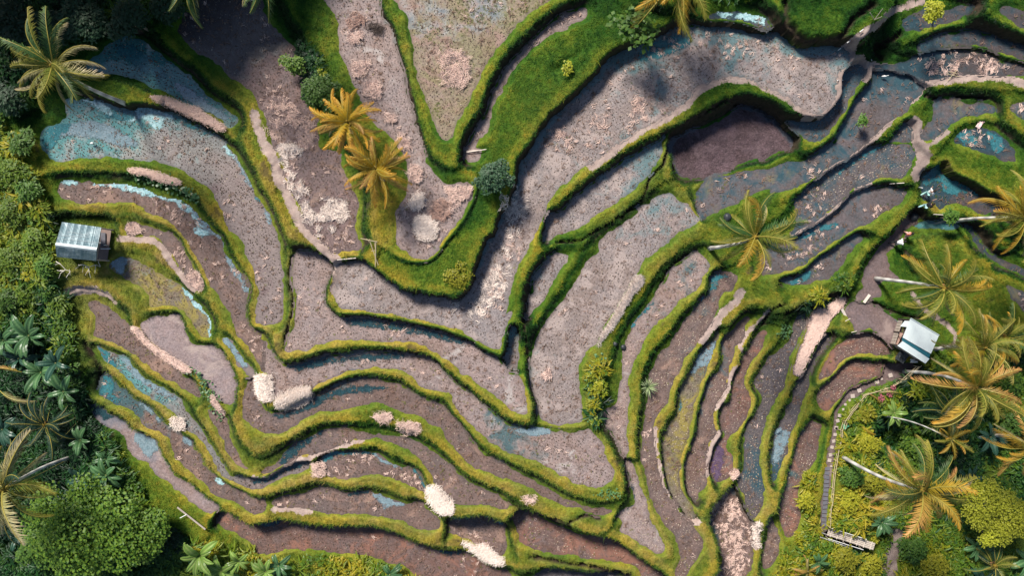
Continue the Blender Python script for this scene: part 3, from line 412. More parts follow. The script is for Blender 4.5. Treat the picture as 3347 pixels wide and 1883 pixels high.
# puddles and standing water; dark strips also paint the shade under banks
POOLS = [
("B1 610,350 700,360 760,385 700,400 620,390", 1.6, 'w_cyan'),
("B1 940,385 1150,385 1300,415 1450,450 1600,490 1760,550 1880,620 1950,720 1990,740 2050,800 2060,860 1990,900 1930,870 1940,790 1880,700 1800,640 1700,560 1600,530 1450,500 1300,460 1150,430 980,410", 1.6, 'w_cyan'),
("B1 1900,640 2000,760 2100,860 2170,930 2140,930 2030,870 1930,760", 1.6, 'w_blue'),
("B1 2190,960 2240,1080 2320,1240 2400,1380 2440,1449 2400,1449 2330,1340 2260,1230 2200,1080", 1.6, 'w_blue'),
("A1 830,975 960,1000 1050,1060 1080,1110 1000,1070 930,1020", 2.1, 'w_cyan'),
("A1 600,1250 760,1200 900,1190 1050,1230 1200,1300 1350,1400 1200,1430 1000,1380 800,1340 640,1330 B1 500,0", 2.1, 'w_blue'),
("A1 430,1300 560,1225 700,1230 600,1330 520,1449 430,1420", 2.1, 'w_teal'),
("A1 1120,470 1300,440 1500,600 1650,760 1500,740 1300,620", 2.8, 'w_teal'), ("A1 1700,800 1880,880 2050,1020 2250,1150 2150,1160 1950,1060 1780,940", 2.8, 'w_blue'),
("A1 1350,1060 1450,1075 1650,1130 1700,1170 1600,1180 1560,1260 1480,1200 1400,1150 1250,1180 1230,1140 1330,1120", 2.1, 'w_cyan'),
("A1 1160,1080 1330,1100 1240,1180 1100,1160 980,1150 1080,1110", 2.1, 'w_teal'),
("A1 1720,1150 1900,1220 2030,1300 1960,1290 1850,1240 1740,1190", 2.1, 'w_teal'),
("A1 60,1210 110,1200 140,1250 100,1260", 2.1, 'w_blue'),
("B1 2200,30 2250,60 2290,110 2270,120 2230,80", 2.1, 'w_cyan'),
("B1 2310,150 2370,220 2440,340 2490,440 2480,470 2430,390 2360,270", 2.1, 'w_blue'),
("B2 0,430 20,500 60,560 50,580 0,520", 2.1, 'w_teal'), ("B2 110,650 160,740 150,780 110,710", 2.1, 'w_blue'),
("B1 1090,1180 1200,1120 1260,1150 1230,1240 1200,1290 1120,1240", 1.0, 'w_blue'),
("B1 1490,1190 1550,1200 1550,1220 1500,1215", 1.2, 'w_cyan'),
("C1 1820,20 1860,90 1930,160 2010,200 2060,270 2090,350 2105,450 2080,490 2065,430 2060,340 2010,260 1930,200 1870,130 1820,60", 1.0, 'w_cyan'),
("C1 2190,530 2250,540 2330,640 2400,740 2440,800 2400,810 2330,760 2300,690 2250,620", 1.3, 'w_blue'),
("C1 960,600 1050,650 1090,720 1150,780 1120,810 1060,760 1010,700", 0.0, 'w_teal'),
("C1 1170,690 1280,740 1330,820 1420,910 1540,980 1680,1060 1740,1120 1700,1110 1560,1060 1400,960 1300,880 1240,800", 0.0, 'w_blue'),
("C1 1360,1140 1450,1180 1510,1250 1590,1350 1550,1330 1480,1250 1400,1190", -0.55, 'w_blue'),
("C1 1020,890 1080,900 1120,960 1110,1050 1180,1120 1130,1150 1030,1080 980,1040", -0.55, 'w_teal'),
("C1 870,1160 980,1190 1100,1280 1060,1310 980,1290 900,1230", -1.3, 'w_dark_shade'),
("D1 1330,50 1450,70 1530,120 1550,200 1500,260 1440,300 1380,200 1320,120", -1.3, 'w_blue'),
("D1 1780,80 1850,100 1870,170 1820,140", -0.55, 'w_blue'),
("D1 2130,500 2190,520 2190,550 2150,540", -0.55, 'w_cyan'),
("D2 660,300 720,260 800,230 950,245 1100,235 1190,250 1100,255 950,265 830,262 770,300 700,330", 0.0, 'w_teal'),
("D2 1190,255 1300,325 1440,390 1400,385 1300,350 1220,300", 0.0, 'w_blue'), ("D2 1570,410 1640,480 1685,570 1660,560 1610,480", 0.0, 'w_teal'),
("D2 1150,625 1260,665 1380,715 1480,745 1440,760 1340,770 1290,790 1240,730 1180,680", -0.6, 'w_blue'),
("D2 940,640 1120,610 1110,640 960,660", -0.6, 'w_dark_shade'),
("D2 1950,860 2150,850 2180,845 2100,880 1960,900", -1.1, 'w_teal'), ("D2 2250,850 2380,890 2440,940 2400,930 2300,880", -1.1, 'w_teal'),
("D2 1800,1195 1900,1205 2040,1205 2000,1235 1850,1235", -1.9, 'w_dark_shade'),
("D2 50,940 250,905 230,945 120,960", -1.9, 'w_dark_shade'),
("D2 240,350 330,210 450,135 600,55 700,20 640,70 520,160 440,240 370,300 300,350", 0.5, 'w_dark_shade'),
("D2 0,510 130,500 210,450 310,390 430,350 520,350 420,400 300,430 200,500 110,540 0,540", 0.0, 'w_dark_shade'),
("C2 330,790 550,745 700,700 900,700 1250,665 1500,700 1300,730 1000,740 760,760 600,800 450,830 380,820", 1.6, 'w_dark_shade'),
("C2 210,1275 400,1230 580,1120 760,1040 900,990 1150,985 1330,1010 1150,1040 900,1070 740,1110 600,1190 440,1250 280,1300", 1.1, 'w_dark_shade'),
("C2 930,320 1150,330 1300,360 1500,400 1800,460 1950,510 2080,570 1950,560 1700,500 1450,450 1200,420 1000,400 920,360", 2.3, 'w_dark_shade'),
("C3 30,1395 200,1405 300,1395 400,1420 330,1449 100,1449", 1.6, 'w_blue'),
("D3 130,5 360,5 420,40 300,70 180,60", 1.6, 'w_blue'),
("D3 1210,560 1240,640 1235,720 1220,760 1100,850 1050,900 1070,860 1180,780 1205,680", 0.7, 'w_dark_shade'),
("C3 1210,400 1260,320 1340,240 1420,160 1400,220 1300,310 1230,400", 1.15, 'w_teal'),
("B3 1930,1449 1960,1360 2040,1290 2150,1300 2080,1340 2030,1449", 0.6, 'w_teal'), ("C3 1950,50 1990,0 2050,10 1940,90 1860,190 1800,220 1880,130", 0.6, 'w_teal'),
("C3 1860,700 1930,640 2010,570 2030,560 2010,680 1970,790 1900,800 1800,860 1830,760", 0.0, 'w_blue'),
("C3 1690,1130 1710,1190 1680,1230 1670,1180", 0.0, 'w_teal'),
("D3 2020,250 2050,180 2100,200 2120,290 2100,400 2070,490 2040,520 2010,470 1995,400", -1.0, 'w_violet'),
("C3 2380,-20 2420,0 2560,-20", -1.0, 'w_teal'),
("D4 140,20 200,10 280,60 240,160 200,250 150,350 115,350 115,200", -1.9, 'w_blue'),
("B4 1570,330 1640,280 1700,215 1740,205 1770,300 1850,340 1950,400 2050,450 2120,500 2050,490 1950,480 1900,510 1800,480 1760,400 1700,370 1640,420 1580,420", -0.2, 'w_teal'),
("B4 1150,30 1190,20 1100,90 990,150 920,200 860,230 780,290 770,310 760,290 830,220 900,170 980,120", 0.7, 'w_teal'),
("B4 370,900 460,850 560,800 760,790 700,830 560,870 460,920 400,940", 0.2, 'w_teal'),
("B4 260,1370 330,1330 440,1270 480,1250 490,1300 430,1360 330,1380", -0.3, 'w_teal'),
("A4 1900,1340 2000,1280 2060,1290 2120,1420 1960,1430 B4 2050,30", 0.9, 'w_teal'), ("A4 2200,1290 2330,1340 2380,1430 B4 2380,60 2300,100 A4 2240,1400", 0.9, 'w_teal'),
("A3 2080,130 2180,125 2120,155", 3.7, 'w_cyan'), ("A3 2250,150 2350,130 2470,170 2510,220 2420,200 2330,170", 3.7, 'w_cyan'),
("A3 1300,500 1500,390 1700,330 1800,400 1700,470 1500,560 1300,590", 3.0, 'w_teal'),
("C4 140,90 220,80 250,110 180,120", -0.3, 'w_teal'), ("C4 1320,320 1350,310 1370,340 1340,350", -1.1, 'w_blue'),
("C4 120,1420 200,1400 220,1449 140,1449", -1.6, 'w_blue'),
]
POOLS = [p for p in POOLS if '2380,-20' not in p[0]]
ZS = 1.32
F_ = [(a, z*ZS, c, d, e) for a, z, c, d, e in F_]; LAND = [(a, z*ZS) for a, z in LAND]; POOLS = [(a, z*ZS, c) for a, z, c in POOLS]
# how the plant cover looks: x, y, tone 0 lush dark .. 1 yellow, dry 0..1; left corners' shade painted as low tone
TONE = [(100,60,.05,0),(350,60,.08,0),(560,180,.28,0),(60,300,.22,0),(300,300,.25,0),(700,250,.42,0),(760,380,.72,.1),(30,520,.68,0),(100,640,.72,0),(60,850,.7,0),
 (250,560,.55,0),(450,520,.45,.0),(650,600,.62,.05),(620,450,.6,0),(400,700,.66,.1),(430,800,.75,.35),(550,880,.75,.35),(300,950,.75,.5),(380,1280,.74,.25),(500,1400,.74,.25),(700,1480,.72,.25),(450,1050,.72,.2),(300,1050,.72,.3),(600,950,.72,.05),
 (750,800,.66,0),(820,650,.78,.15),(760,550,.8,.1),(900,700,.8,.12),(960,820,.75,.2),(900,950,.74,.15),(860,1100,.72,.15),(1000,180,.38,0),(1070,250,.55,0),(1120,450,.62,0),(930,60,.18,0),(1320,150,.5,0),
 (1300,250,.72,.1),(1400,420,.6,0),(1500,450,.58,0),(1620,320,.58,0),(1750,60,.45,0),(1700,250,.38,0),(1850,80,.45,0),(2000,80,.2,0),(1750,400,.5,.05),(1620,520,.55,0),
 (1180,700,.74,.15),(1250,750,.78,.1),(1280,880,.68,.0),(1430,860,.55,.0),(1560,720,.42,0),(1640,400,.55,0),(1480,780,.72,0),(2250,280,.42,0),(2050,400,.62,.05),(2450,320,.38,0),(2400,500,.45,0),
 (2650,80,.42,0),(2750,60,.35,0),(2900,100,.32,0),(3000,130,.40,0),(3250,60,.38,0),(3100,220,.42,0),(3200,330,.6,.05),(3100,400,.5,0),(3200,550,.52,0),(2900,450,.42,0),
 (2800,640,.55,.05),(2650,580,.5,0),(2500,750,.5,0),(2950,830,.55,0),(3150,700,.6,0),(3050,780,.62,.1),(3300,900,.6,0),(3100,1000,.6,.05),(2950,1000,.55,0),
 (1950,700,.68,.1),(1850,760,.65,0),(2200,650,.62,.12),(2150,850,.62,.1),(1900,950,.55,0),(2050,1000,.58,0),(1950,1200,.62,.08),(2100,1150,.6,0),(2200,1250,.64,.15),(2350,1200,.68,.1),(2450,1100,.64,.1),
 (1700,1150,.6,0),(1720,1000,.45,0),(1300,1130,.64,.1),(1200,1250,.66,.1),(1500,1250,.64,.05),(1000,1300,.66,.15),(850,1300,.7,.1),(1150,1400,.62,0),(1350,1500,.64,.05),(1600,1550,.66,.1),
 (700,1150,.7,.05),(550,1150,.72,.1),(620,1450,.74,.1),(800,1500,.7,.2),(1000,1500,.7,.3),(1200,1600,.7,.25),(950,1680,.72,.2),(1400,1720,.72,.25),(450,1500,.74,0),(550,1650,.8,0),(650,1750,.72,0),(800,1800,.72,.1),(1100,1830,.7,0),
 (1700,1620,.7,.2),(1900,1700,.7,.1),(2050,1550,.68,.1),(2200,1650,.68,.25),(2300,1500,.66,.1),(2400,1450,.66,.1),(2480,1700,.66,.2),(2560,1500,.62,.2),(2600,1300,.6,.1),(2680,1150,.62,.1),(2750,1080,.64,.1),
 (2660,1550,.74,0),(2640,1700,.76,.0),(2850,1500,.72,0),(2950,1450,.35,0),(2900,1650,.78,0),(2850,1800,.74,0),(3000,1820,.6,0),(3200,1500,.2,0),(3250,1750,.5,0),(3300,1300,.5,0),(3050,1330,.45,0),(3330,1850,.4,0),
 (60,1300,.02,0),(150,1450,.0,0),(250,1250,.05,0),(300,1350,.25,0),(230,1400,.02,0),(330,1500,.1,0),(60,1150,.1,0),(180,1000,.5,0),(100,1700,.08,0),(400,1750,.1,0),(500,1780,.25,0)]
CTRL = [(x, y, z*ZS) for x, y, z in CTRL]
# thick jungle cover
JUNGLE = [
 [(-90,440),(40,430),(130,520),(145,620),(165,700),(165,780),(170,860),(165,960),(225,975),(258,1060),(262,1130),(285,1200),(290,1300),(330,1420),(420,1500),(450,1600),(520,1720),(600,1780),(700,1800),(850,1838),(1000,1840),(1150,1850),(1300,1862),(1450,1900),(1400,1990),(-90,1990)],
 [(-90,-90),(700,-90),(650,60),(560,110),(460,110),(330,140),(200,180),(130,330),(40,400),(-90,440)],
 [(3440,1990),(2540,1990),(2565,1840),(2600,1760),(2625,1680),(2640,1560),(2680,1560),(2676,1700),(2700,1740),(2720,1740),(2745,1560),(2760,1400),(2790,1320),(2840,1285),(2960,1235),(3010,1200),(3070,1170),(3120,1120),(3200,1100),(3440,1050)],
 [(970,180),(1020,180),(1090,230),(1110,300),(1060,360),(1000,330),(985,250)],
 [(1930,1160),(1960,1160),(1955,1330),(1935,1380),(1925,1300),(1915,1220)],
 [(2200,-80),(2460,-80),(2440,20),(2380,30),(2280,20)],
 [(2680,970),(2750,940),(2800,880),(2830,900),(2790,960),(2700,1000),(2620,1010)],
]

WETSHADE = [(450,200,.75),(560,330,.6),(350,150,.8),(200,440,.6),(350,480,.45),(500,400,.55),(560,470,.1),(650,600,.15),(750,700,-.1),(850,1000,-.25),(300,620,.15),(500,650,.1),(650,800,-.1),
 (620,60,1.1),(720,120,1.1),(800,60,1.1),(850,200,.75),(900,280,.3),(950,350,-.3),(1000,600,-.5),(1080,800,-.5),(640,160,1.1),  # upper end of the dark field: high values paint its shade
 (1150,60,.2),(1200,300,.15),(1250,450,-.3),(1350,800,-.5),(1450,120,.5),(1600,60,.6),(1400,300,-.2),(1500,30,.1),(1450,420,-.5),(1750,50,-.3),(1620,350,-.1),
 (2100,130,.75),(2200,110,.75),(2350,120,.65),(2450,160,.35),(2600,230,.15),(2650,330,.1),(2250,220,.2),(2050,200,.45),(2000,330,.1),(1900,400,.05),(1800,480,.2),(1700,600,.15),(1650,800,0),(1600,1000,-.4),(1300,980,-.5),(1150,930,-.5),
 (2130,530,.55),(1950,600,.25),(1850,700,.1),(1820,760,.0),(2100,640,.45),(2000,750,.2),(2000,900,-.1),(1900,1000,-.15),(1770,1150,.1),(1800,1300,.0),(1750,870,.3),
 (1680,1420,.5),(1800,1450,.3),(1900,1500,-.4),(1450,1150,-.2),(1600,1200,-.1),(1150,1050,.1),(1300,1080,-.1),(1000,1050,-.5),(1150,1200,.3),(1400,1250,-.1),(1300,1350,-.2),(950,1350,.2),(750,1350,-.3),(1150,1500,0),(1500,1550,-.1),(1450,1650,-.3),(1300,1750,-.2),(900,1720,-.2),(1200,1780,-.5),(1800,1760,-.3),(2100,1780,-.4),
 (350,1080,.1),(500,1200,.1),(600,1300,.1),(400,1250,.5),(500,1330,.4),(350,1280,.7),(700,1500,.1),(430,1450,.2),(600,1600,.0),(650,1130,-.5),(330,870,.2),(480,900,.3),
 (2150,1000,.3),(2250,900,.4),(2300,1050,.2),(2250,1200,.1),(2200,1350,.0),(2350,1200,.35),(2330,1350,.1),(2450,1100,-.2),(2450,1300,-.2),(2550,1350,.0),(2600,1200,.1),(2650,1050,.25),(2700,1150,-.3),(2750,1250,-.2),(2700,1330,.1),
 (2700,300,.6),(2600,470,.5),(2850,300,.55),(2850,400,.1),(2750,500,.45),(2900,480,.4),(2800,600,.3),(2750,700,.3),(2900,640,.2),(2650,780,.4),(3000,230,.6),(3150,210,.3),(3250,230,.3),(3080,350,.3),(3150,460,.7),(3100,560,.8),(3200,650,.2),(2400,1700,.0),(2550,1550,.6),(2620,1500,.1),(2600,1700,.1)]

# foot ditches and undercut edges in the grass, with their shadow lines painted in: polyline, half width, depth
DITCH = [("A3 1600,1330 1780,1180 1900,1110 2050,1020 2180,970 2400,990 2574,1060 A4 60,1080 180,1200", .22, .7), ("D4 700,1075 900,1150 1000,1190", .7, 1.2),
 ("C4 0,380 60,300 100,240 240,180", .16, .5), ("C4 250,280 400,210 560,180 700,90 850,20", .2, .6), ("C4 1060,150 1200,210 1400,290 1600,330", .18, .5),
 ("A4 1640,930 1800,1000 1950,945 2200,950", .2, .5), ("A4 240,0 260,300 350,400 500,450 700,410 850,280 900,180 1100,30", .28, .8), ("B2 350,1449 350,1250 375,1130 450,1050", .14, .4),
 ("C2 370,0 370,250 330,400 290,590", .12, .35), ("D3 0,735 150,800 350,850 550,930", .14, .4), ("D3 220,1270 500,1320 900,1390 1200,1449", .2, .6), ("A4 1180,560 1080,480 1200,420 1350,330", .3, .8),
 ("B3 1560,20 1530,200 1400,340 1350,480 1260,600 1000,780 850,870 700,960 480,975", .14, .45), ("B3 1840,1060 1700,1130 1560,1260 1480,1449", .15, .4), ("C3 170,0 150,200 160,400 190,700 220,900 290,1200", .16, .5),
 ("D3 1130,260 1180,400 1200,560", .14, .4), ("D3 1000,60 1080,180 1120,270", .14, .35), ("A2 1290,180 1400,480 1480,720 1560,1000 1620,1250", .14, .4), ("B4 2100,560 2300,700 2500,800", .16, .4),
 ("D1 1700,1000 1850,1080 1900,1200", .2, .5), ("C1 820,560 860,650 930,740 980,850 960,1000", .2, .5), ("B4 1400,1050 1500,1130 1600,1160", .14, .4), ("D3 590,940 760,870 900,900", .14, .4)]
WETSHADE = [(x, y, v+(.12 if y > 1000 else .04)) for x, y, v in WETSHADE]
# ------------------------------------------------------------------ terrain grid
X0, X1, Y0, Y1, CS = -58.0, 58.0, -34.5, 34.5, 0.125
gx = np.arange(X0, X1+1e-6, CS); gy = np.arange(Y0, Y1+1e-6, CS)
NX, NY = len(gx), len(gy)
XX, YY = np.meshgrid(gx, gy)
def sstep(a, b, x):
    t = np.clip((x-a)/(b-a), 0, 1); return t*t*(3-2*t)
def value_noise(scale, seed, octv=3):
    rs = np.random.RandomState(seed); out = np.zeros_like(XX); amp = 1.0; tot = 0
    for o in range(octv):
        s = scale/(2**o); nx = int((X1-X0)/s)+3; ny = int((Y1-Y0)/s)+3
        g = rs.rand(ny, nx)
        fx = (XX-X0)/s; fy = (YY-Y0)/s; ix = fx.astype(int); iy = fy.astype(int)
        tx = fx-ix; ty = fy-iy; tx = tx*tx*(3-2*tx); ty = ty*ty*(3-2*ty)
        out += amp*((g[iy, ix]*(1-tx)+g[iy, ix+1]*tx)*(1-ty)+(g[iy+1, ix]*(1-tx)+g[iy+1, ix+1]*tx)*ty)
        tot += amp; amp *= 0.55
    return out/tot-0.5
def window(pts, m):
    p = np.array(pts)
    i0 = max(0, int((p[:, 0].min()-m-X0)/CS)); i1 = min(NX, int((p[:, 0].max()+m-X0)/CS)+2)
    j0 = max(0, int((p[:, 1].min()-m-Y0)/CS)); j1 = min(NY, int((p[:, 1].max()+m-Y0)/CS)+2)
    return (slice(j0, j1), slice(i0, i1)) if (i1 > i0 and j1 > j0) else None
def seg_dist(px, py, pts, closed=True):
    d2 = np.full(px.shape, 1e9, np.float32); n = len(pts); cr = np.zeros(px.shape, bool)
    for i in range(n if closed else n-1):
        ax, ay = pts[i]; bx, by = pts[(i+1) % n]; dx = bx-ax; dy = by-ay; L = dx*dx+dy*dy+1e-12
        t = np.clip(((px-ax)*dx+(py-ay)*dy)/L, 0, 1)
        np.minimum(d2, (px-ax-t*dx)**2+(py-ay-t*dy)**2, out=d2)
        if closed and (ay > by) != (ay < by) or closed and ay != by:
            c = ((ay > py) != (by > py)); xi = ax+(py-ay)*dx/(dy if dy else 1e-9)
            cr ^= c & (px < xi)
    d = np.sqrt(d2)
    return np.where(cr, -d, d) if closed else d
n_fine = value_noise(0.9, 3); n_mid = value_noise(3.0, 5); n_big = value_noise(9.0, 9); n_lump = value_noise(1.9, 21, 2)
jig = value_noise(0.55, 31, 2)
Wt = np.zeros((NY, NX)); WZ = np.zeros((NY, NX)); DM = np.full((NY, NX), 9.0); PID = np.full((NY, NX), -1, np.int32)
DIN = np.zeros((NY, NX)); LM = np.zeros((NY, NX), bool)
fields = []
MARG = 5.0
BW = np.zeros((NY, NX)); BZ = np.zeros((NY, NX)); todo = []
def addw(sl, d, z):
    w = 1/(d*d+.4)*np.clip(1-d/MARG, 0, 1)**2
    BW[sl] += w; BZ[sl] += w*z; todo.append((sl, d, z))
for s, z, mud, straw, stub in F_:
    pts = [W(x, y, z) for x, y in smooth(P(s), n=3)]
    sl = window(pts, MARG)
    fields.append((pts, z, mud, straw, stub, sl))
    if sl is None: continue
    # step to every second cell for the far field, all cells for the sign
    d = seg_dist(XX[sl], YY[sl], pts) + jig[sl]*0.30 + n_fine[sl]*0.42 - 0.10
    i = len(fields)-1
    ins = d < 0
    PID[sl] = np.where(ins & (PID[sl] < 0), i, PID[sl])
    DIN[sl] = np.where(ins, np.maximum(DIN[sl], -d), DIN[sl])
    DM[sl] = np.minimum(DM[sl], np.maximum(d, 0))
    addw(sl, np.maximum(d, 0), z)
for s, z in LAND:
    pts = [W(x, y, z) for x, y in smooth(P(s), n=3)]; sl = window(pts, MARG)
    d = seg_dist(XX[sl], YY[sl], pts) + jig[sl]*0.25
    LM[sl] |= d < 0
    addw(sl, np.maximum(d, 0), z)
for x, y, z in CTRL:
    cx, cy = W(x, y, z); dd = np.maximum(np.hypot(XX-cx, YY-cy), 0.8)
    w = dd**-2.3; BW += w; BZ += w*z; w = dd**-2.6; Wt += w; WZ += w*z
BASE = BZ/BW
for sl, d, z in todo:
    w = np.maximum(d, .05)**-3.1*np.exp(3.4*np.clip(z-BASE[sl], -1.2, 1.2))*np.clip(1-d/MARG, 0, 1)**2
    Wt[sl] += w; WZ[sl] += w*z
H0 = WZ/Wt
out = PID < 0
bund = 0.15*sstep(0.0, 0.30, DM)
wild = sstep(1.6, 4.0, DM)
H = H0 + bund + 0.05*n_fine*sstep(0, .3, DM) + 0.22*n_mid*sstep(.3, 1.5, DM) + wild*(1.3*n_big+1.0*n_lump)*0.8
ZP = np.array([f[1] for f in fields])
Hin = ZP[np.maximum(PID, 0)] - 0.16*sstep(0, 0.30, DIN)
H = np.where(out, H, Hin)
def blur(a, r):
    for ax in (0, 1):
        p = np.pad(a, [(r+1, r) if k == ax else (0, 0) for k in (0, 1)], mode='edge').cumsum(axis=ax)
        n = a.shape[ax]; k = 2*r+1
        a = (np.take(p, range(k, k+n), axis=ax) - np.take(p, range(0, n), axis=ax))/k
    return a
def gz(x, y):
    fx = min(max((x-X0)/CS, 0), NX-1.001); fy = min(max((y-Y0)/CS, 0), NY-1.001)
    i, j = int(fx), int(fy); tx, ty = fx-i, fy-j
    return float((H[j, i]*(1-tx)+H[j, i+1]*tx)*(1-ty)+(H[j+1, i]*(1-tx)+H[j+1, i+1]*tx)*ty)
def surf(x, y):
    i = min(max(int(round((x-X0)/CS)), 0), NX-1); j = min(max(int(round((y-Y0)/CS)), 0), NY-1)
    return ZP[PID[j, i]]-0.03 if PID[j, i] >= 0 else gz(x, y)
def ground(px, py):
    z = 0.0
    for _ in range(6):
        X, Y = W(px, py, z); z = 0.5*z+0.5*surf(X, Y)
    X, Y = W(px, py, z)
    return X, Y, surf(X, Y)
# grassed slopes slump into narrow ledges
_st = 0.42; _w = H + .25*n_mid + .12*n_fine; _f = _w/_st - np.floor(_w/_st); _q = _st*(np.floor(_w/_st)+sstep(.30, .70, _f)) - (_w-H)
H = H + (_q-H)*.85*sstep(.18, .5, DM)*out*(1-.6*wild)
gyv, gxv = np.gradient(H, CS); slope = np.hypot(gxv, gyv)
Hb = blur(blur(H0, 6), 6)
# cover maps
TN = np.zeros((NY, NX)); DR = np.zeros((NY, NX)); TW = np.zeros((NY, NX))
for x, y, a, b in TONE:
    cx, cy = W(x, y, 0); w = 1.0/(((XX-cx)**2+(YY-cy)**2)/4.0+0.35)**1.6
    TN += w*a; DR += w*b; TW += w
TN /= TW; DR /= TW
g0, g1 = np.gradient(blur(H0, 1), CS); s0 = np.hypot(g0, g1); slo = sstep(0.30, 0.95, s0)
foot = sstep(.06, .22, blur(blur(H0, 5), 5)-H0)*(DM < .55)*(DM < 8)*sstep(.12, .4, s0+.0)  # mask of the dark shadow line painted along bank feet
# crests dry out; sunlit crests and shaded slopes also painted into the tone
TN = TN + 0.03 - 0.46*slo*(1-wild) + 0.45*n_mid + .2*n_fine + (.17*np.clip((H0-blur(H0, 8))/.16, -1, 1))*(1-wild)
crest = sstep(0.02, 0.22, H-blur(H, 9))*(1-wild)
DR = np.clip(DR*1.5*(0.5+crest*0.9)+0.35*(n_mid+0.1)*crest*(DR > .03), 0, 1)*(1-0.7*slo)
TN = np.clip(TN+0.05*crest, 0, 1)
WM = np.zeros((NY, NX)); TW = np.zeros((NY, NX))
for x, y, a in WETSHADE:
    cx, cy = W(x, y, 1); w = 1.0/(((XX-cx)**2+(YY-cy)**2)/6.0+0.3)**1.8
    WM += w*a; TW += w
WM /= TW
riser = sstep(.55, 1.3, slope)*sstep(.15, .4, DM)
TN = np.clip(TN-.22*riser, 0, 1)  # ledge risers painted darker, as shaded sides
bare = sstep(.16, .30, n_mid*.8+n_fine*.55-.05)*sstep(.05, .3, DM)*(1-wild)
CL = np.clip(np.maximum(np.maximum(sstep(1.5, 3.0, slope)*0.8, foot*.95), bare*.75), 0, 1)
H = H - .12*foot*out
PA = np.zeros((NY, NX)); PD = np.zeros((NY, NX))
for s, hw, dk in PATHS:
    q = smooth(P(s), False, 4); pts = []
    for x, y in q:
        X, Y, Z = ground(x, y); pts.append((X, Y))
    sl = window(pts, hw+1)
    d = seg_dist(XX[sl], YY[sl], pts, False) + jig[sl]*0.35
    m = 1-sstep(hw-0.12, hw+0.12, d)
    PD[sl] = np.where(m > PA[sl], dk, PD[sl]); PA[sl] = np.maximum(PA[sl], m)
H = H - 0.05*PA*out
for s, hw, dp in DITCH:
    pts = [ground(x, y)[:2] for x, y in smooth(P(s), False, 4)]; sl = window(pts, hw+1)
    d = seg_dist(XX[sl], YY[sl], pts, False) + jig[sl]*0.25; m = (1-sstep(hw*.5, hw*1.6, d))*out[sl]
    H[sl] -= dp*m; CL[sl] = np.maximum(CL[sl], m); TN[sl] -= .25*(1-sstep(hw, hw+.8, d))  # cut painted darker too, strengthening its shadow line
TN = np.clip(TN, 0, 1)
JM = np.zeros((NY, NX), bool)
for poly in JUNGLE:
    pts = [W(x, y, -1 if y > 1000 else 2) for x, y in poly]; sl = window(pts, .5)
    JM[sl] |= (seg_dist(XX[sl], YY[sl], pts)+jig[sl]*1.0) < 0
_b = [ground(x, y)[:2] for x, y in P('D4 600,1010 1120,1170')]
JM &= ~(seg_dist(XX, YY, _b, False) < 1.0)
JM &= (DM > .25) & (PA < .3) & out
# ---- faces
vid = np.arange(NX*NY).reshape(NY, NX)
q4 = np.stack([vid[:-1, :-1], vid[:-1, 1:], vid[1:, 1:], vid[1:, :-1]], -1)
deep = (PID >= 0) & (DIN > 0.55)
keep = ~(deep[:-1, :-1] & deep[:-1, 1:] & deep[1:, 1:] & deep[1:, :-1])
pthm = (PA > .5)
pf = (pthm[:-1, :-1].astype(int)+pthm[:-1, 1:]+pthm[1:, 1:]+pthm[1:, :-1]) >= 2
Vall = np.stack([XX, YY, H], -1).reshape(-1, 3)
def sub(mask, V, attrs, name, mat):
    F = q4[mask]; u, inv = np.unique(F.ravel(), return_inverse=True)
    return np_mesh(name, V[u], inv.reshape(-1, 4), mat, {k: a.ravel()[u] for k, a in attrs.items()}, True)
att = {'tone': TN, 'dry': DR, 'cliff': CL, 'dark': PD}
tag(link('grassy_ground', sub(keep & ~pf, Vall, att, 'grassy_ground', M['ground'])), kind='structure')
Vp = Vall.copy(); Vp[:, 2] += 0.004
tag(link('path', sub(keep & pf, Vp, att, 'path', M['path'])), kind='structure')
# flooded and drained rice fields, each a sheet of its own
rim = {}
for i, (pts, z, mud, straw, stub, sl) in enumerate(fields):
    if sl is None: continue
    m = (PID[sl] == i)
    for _ in range(2):
        mm = m.copy(); mm[1:] |= m[:-1]; mm[:-1] |= m[1:]; mm[:, 1:] |= m[:, :-1]; mm[:, :-1] |= m[:, 1:]; m = mm
    c = m[:-1, :-1] & m[:-1, 1:] & m[1:, 1:] & m[1:, :-1]
    if not c.any(): continue
    F = q4[sl[0].start:sl[0].stop-1, sl[1].start:sl[1].stop-1][c]
    u, inv = np.unique(F.ravel(), return_inverse=True)
    V = Vall[u].copy()
    rel = {'plough': .10, 'mud': .03}.get(mud, .035)
    V[:, 2] = z-0.03 + (rel*n_fine+(.09*jig if mud == 'plough' else .02*jig)).ravel()[u]*np.clip(DIN.ravel()[u]/.5, 0, 1)
    wet_shade = np.clip((Hb.ravel()[u]-z-0.08)/0.7, 0, 1)*0.62*np.clip(1.6-DIN.ravel()[u], 0, 1) + WM.ravel()[u]  # uphill edge: standing water plus painted shade of the bank
    if mud in ('path',): wet_shade = wet_shade*0
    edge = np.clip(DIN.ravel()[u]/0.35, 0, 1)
    name = 'mud_path' if mud == 'path' else 'rice_paddy'
    tag(link(name, np_mesh(name, V, inv.reshape(-1, 4), PM[mud], {'wet_shade': wet_shade, 'edge': edge}, True)), kind='structure')
